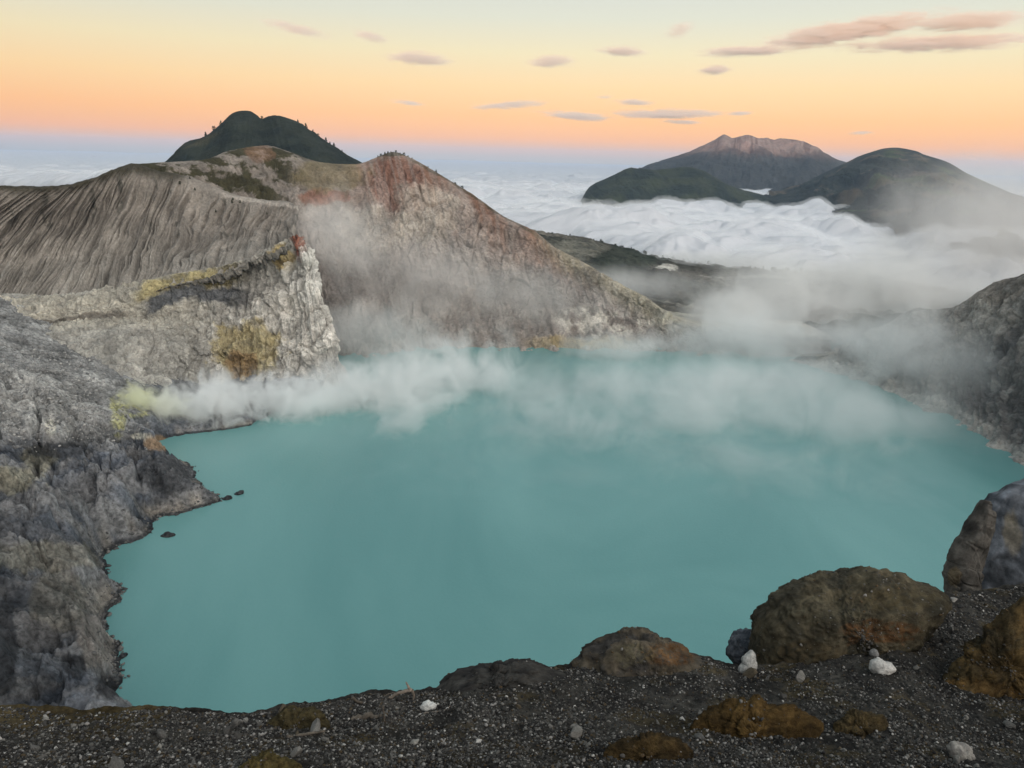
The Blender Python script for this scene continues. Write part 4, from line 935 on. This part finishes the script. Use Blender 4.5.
for (a, b_) in [(190, 178.5), (233, 200), (240, 203), (267, 214), (232, 203), (216, 212), (195, 190), (180, 184)]:
    tree(a, b_+1, np.interp(b_, [176, 215], [955, 925]), rng.uniform(3, 5), 'dark shrub dotted on the grey ash slope below its crest', 'shrubs on the grey ash slope')

# ------------------------------------------------------------------ steam over the lake (true volumes) and clouds in the sky
def vol_mat(name, dens, color, scale, lo, hi, power=1.0, stretch=(1, 1, 1), aniso=.0, detail=5, rough=.6, offset=0):
    m = bpy.data.materials.new(name); m.use_nodes = True; t = m.node_tree; t.nodes.clear(); N = t.nodes.new; L = t.links.new
    out = N('ShaderNodeOutputMaterial'); pv = N('ShaderNodeVolumePrincipled'); L(pv.outputs[0], out.inputs['Volume'])
    pv.inputs['Color'].default_value = (*color, 1); pv.inputs['Anisotropy'].default_value = aniso
    tc = N('ShaderNodeTexCoord'); ge = N('ShaderNodeNewGeometry')
    ln = N('ShaderNodeVectorMath'); ln.operation = 'LENGTH'; L(tc.outputs['Object'], ln.inputs[0])
    fo = N('ShaderNodeMapRange'); fo.interpolation_type = 'SMOOTHSTEP'; fo.inputs[1].default_value = 1; fo.inputs[2].default_value = .0; fo.inputs[3].default_value = 0; fo.inputs[4].default_value = 1; L(ln.outputs['Value'], fo.inputs[0])
    mp = N('ShaderNodeMapping'); mp.inputs['Scale'].default_value = stretch; mp.inputs['Location'].default_value = (offset, offset*.7, 0); L(ge.outputs['Position'], mp.inputs[0])
    nz = N('ShaderNodeTexNoise'); nz.inputs['Scale'].default_value = scale; nz.inputs['Detail'].default_value = detail; nz.inputs['Roughness'].default_value = rough; nz.inputs['Distortion'].default_value = 1.1; L(mp.outputs[0], nz.inputs['Vector'])
    # erode the noise with the falloff so that edges break into wisps
    ad = N('ShaderNodeMath'); ad.operation = 'MULTIPLY_ADD'; ad.inputs[1].default_value = .27; L(fo.outputs[0], ad.inputs[0]); L(nz.outputs[0], ad.inputs[2])
    sr = N('ShaderNodeMapRange'); sr.interpolation_type = 'SMOOTHSTEP'; sr.inputs[1].default_value = lo+.1; sr.inputs[2].default_value = hi+.15; L(ad.outputs[0], sr.inputs[0])
    m1 = N('ShaderNodeMath'); m1.operation = 'MULTIPLY'; L(sr.outputs[0], m1.inputs[0]); L(fo.outputs[0], m1.inputs[1])
    m2 = N('ShaderNodeMath'); m2.operation = 'MULTIPLY'; L(m1.outputs[0], m2.inputs[0]); m2.inputs[1].default_value = dens; L(m2.outputs[0], pv.inputs['Density'])
    return m
sv, sf = ico(3)
ellip = bpy.data.meshes.new('steam'); ellip.from_pydata(sv.tolist(), [], sf.tolist())
def puffobj(name, px_, py_, Y_, rx, ry, rz, mat, tilt=0, yaw=0, label=None, cat=None, kind='stuff', group=None):
    me = ellip.copy(); me.name = name; me.materials.append(mat)
    o = bpy.data.objects.new(name, me); col.objects.link(o); o.location = P(px_, py_, Y_); o.scale = (rx, ry, rz); o.rotation_euler = (0, tilt, yaw)
    tag(o, label, cat, group, kind); return o
W = (.97, .98, .98)
steam = [ # px, py, Y, rx, ry, rz, density, noise scale, lo, hi, tilt, colour
 (138, 402, 606, 28, 24, 24, .22, .090, .45, .58, -.5, (.94, .95, .78)),
 (165, 408, 618, 36, 30, 26, .24, .075, .46, .58, 0, (.96, .97, .91)),
 (212, 402, 640, 64, 46, 40, .17, .058, .46, .59, 0, W),
 (285, 400, 665, 80, 52, 44, .11, .050, .46, .60, 0, W),
 (350, 396, 695, 84, 60, 54, .085, .042, .45, .61, 0, W),
 (410, 392, 710, 92, 70, 84, .062, .036, .45, .62, -.1, W),
 (465, 378, 770, 100, 76, 84, .050, .032, .45, .62, -.15, W),
 (402, 440, 640, 66, 56, 66, .040, .036, .45, .62, 0, W),
 (545, 405, 730, 130, 110, 66, .017, .022, .42, .64, 0, W),
 (660, 395, 760, 190, 130, 70, .021, .020, .41, .64, 0, W),
 (780, 388, 790, 160, 120, 64, .020, .020, .39, .64, 0, W),
 (640, 470, 630, 270, 140, 74, .034, .018, .40, .66, 0, W),
 (560, 440, 660, 100, 70, 70, .018, .030, .44, .62, .3, W),
 (720, 430, 680, 150, 90, 80, .017, .024, .42, .62, .2, W),
 (850, 430, 680, 200, 140, 70, .020, .018, .40, .66, 0, W),
 (520, 515, 545, 240, 120, 60, .019, .018, .40, .68, 0, W),
 (760, 500, 560, 220, 120, 60, .019, .018, .40, .68, 0, W),
 (620, 350, 905, 120, 50, 38, .034, .026, .42, .61, 0, W),
 (720, 340, 940, 130, 70, 64, .036, .024, .40, .60, 0, W),
 (790, 338, 930, 110, 80, 66, .034, .022, .40, .60, 0, W),
 (735, 316, 1050, 120, 90, 76, .032, .020, .40, .59, .3, W),
 (790, 292, 1200, 170, 120, 96, .021, .015, .38, .58, .2, W),
 (880, 285, 1400, 240, 160, 130, .014, .012, .38, .58, 0, W),
 (900, 345, 800, 110, 70, 84, .026, .022, .38, .60, 0, W),
 (960, 370, 720, 110, 70, 70, .010, .022, .38, .62, 0, W),
 (850, 342, 900, 80, 60, 46, .026, .024, .40, .61, 0, W),
 (1000, 230, 1500, 360, 280, 200, .0080, .008, .36, .56, 0, (.96, .95, .95)),
 (430, 285, 1000, 240, 90, 96, .013, .018, .38, .62, .2, (.95, .92, .90)),
 (335, 235, 900, 90, 70, 84, .016, .020, .38, .60, .5, (.95, .92, .90)),
 (375, 330, 860, 140, 70, 66, .015, .020, .38, .62, 0, W),
 (540, 295, 960, 170, 60, 64, .012, .020, .38, .62, .3, (.95, .92, .90)),
 (630, 285, 1500, 240, 200, 60, .007, .012, .38, .60, 0, W),
 (700, 262, 2450, 420, 150, 60, .016, .010, .38, .60, 0, W),
 (860, 280, 2150, 380, 200, 75, .014, .010, .38, .60, 0, W),
 (980, 296, 1900, 300, 200, 70, .012, .010, .38, .60, 0, W),
]
for i, (a, b_, y_, rx, ry, rz, dn, scn, lo, hi, ti, cl_) in enumerate(steam):
    puffobj('steam', a, b_, y_, rx, ry, rz, vol_mat('steam', dn, cl_, scn, lo, hi, stretch=(1, 1, .85), offset=i*3.3), ti, 0, 'white volcanic steam drifting over the crater lake')
# sky clouds
skyc = [(297, 29, 34, 5.5, .18, .5, 'faint thin streak cloud high at upper left'), (372, 37, 18, 5, .15, .5, 'faint small cloud wisp right of the upper left streak'), (418, 58, 30, 6.5, .03, 1.1, 'small mauve cloud with a raised left end above the rust coloured peak'),
        (408, 103, 18, 2.5, .05, .6, 'very faint low streak just above the crater peak'), (510, 105, 38, 4, -.12, .8, 'thin slanting cloud streak low over the middle of the clouds sea'), (552, 61, 21, 6, -.08, 1.0, 'small peach cloud in the upper middle of the sky'),
        (621, 51, 22, 4, .04, 1.3, 'small dark lens shaped cloud in the upper middle'), (680, 30, 14, 7, -.2, .35, 'very faint upright wisp high above the ashen volcano'), (633, 102, 17, 3, 0, 1.1, 'tiny grey cloud above the long low streaks'),
        (577, 116, 36, 4, .02, 1.4, 'long flat cloud streak left of the longest low streak'), (668, 114, 54, 4.5, -.05, 1.6, 'longest low cloud streak above the ashen volcano'), (682, 122, 19, 2.2, .0, .9, 'short thin streak just below the longest low streak'),
        (716, 70, 15, 4, -.08, 1.1, 'small peach cloud left below the big slanting cloud'), (740, 113.5, 10, 2.2, 0, .8, 'tiny streak right of the longest low streak'), (862, 133, 10, 2.4, 0, .7, 'tiny streak over the saddle of the right mountains'),
        (850, 31, 84, 10, -.20, 2.6, 'big slanting mauve cloud in the upper right sky'), (745, 51, 42, 4.5, -.06, 1.7, 'thin tapering left tail of the big slanting cloud'), (968, 22, 54, 9, -.10, 1.3, 'upper grey cloud near the right edge of the sky'),
        (945, 43, 90, 7.5, -.09, 1.6, 'lower long grey cloud touching the right edge of the sky'), (604, 97, 9, 1.5, 0, .4, 'faintest speck of cloud left of the tiny grey cloud')]
for i, (a, b_, rx, ry, ti, dn, lab) in enumerate(skyc):
    Yc = 30000; sc_ = Yc/FPX
    m = vol_mat('sky_cloud', dn*.0044, (.80, .755, .68), .0012, .43, .67, stretch=(.8, 1, 5), detail=6, rough=.66, offset=i*900.)
    puffobj('cloud', a, b_, Yc, rx*sc_*1.55, 1500, ry*sc_*1.45, m, ti+ROLL, 0, lab, 'cloud', None)

# ------------------------------------------------------------------ haze box
bm = bmesh.new(); bmesh.ops.create_cube(bm, size=1); me = bpy.data.meshes.new('haze'); bm.to_mesh(me); bm.free()
hm = bpy.data.materials.new('haze'); hm.use_nodes = True; t = hm.node_tree; t.nodes.clear()
o_ = t.nodes.new('ShaderNodeOutputMaterial'); pv = t.nodes.new('ShaderNodeVolumePrincipled'); t.links.new(pv.outputs[0], o_.inputs['Volume'])
pv.inputs['Color'].default_value = (.54, .71, .95, 1); pv.inputs['Density'].default_value = 1.55e-5
me.materials.append(hm); ho = bpy.data.objects.new('haze', me); col.objects.link(ho)
ho.scale = (130000, 75000, 1160); ho.location = (0, 75000/2-10000, -340+580); tag(ho, 'pale blue air between the crater and the far mountains', None, None, 'stuff')
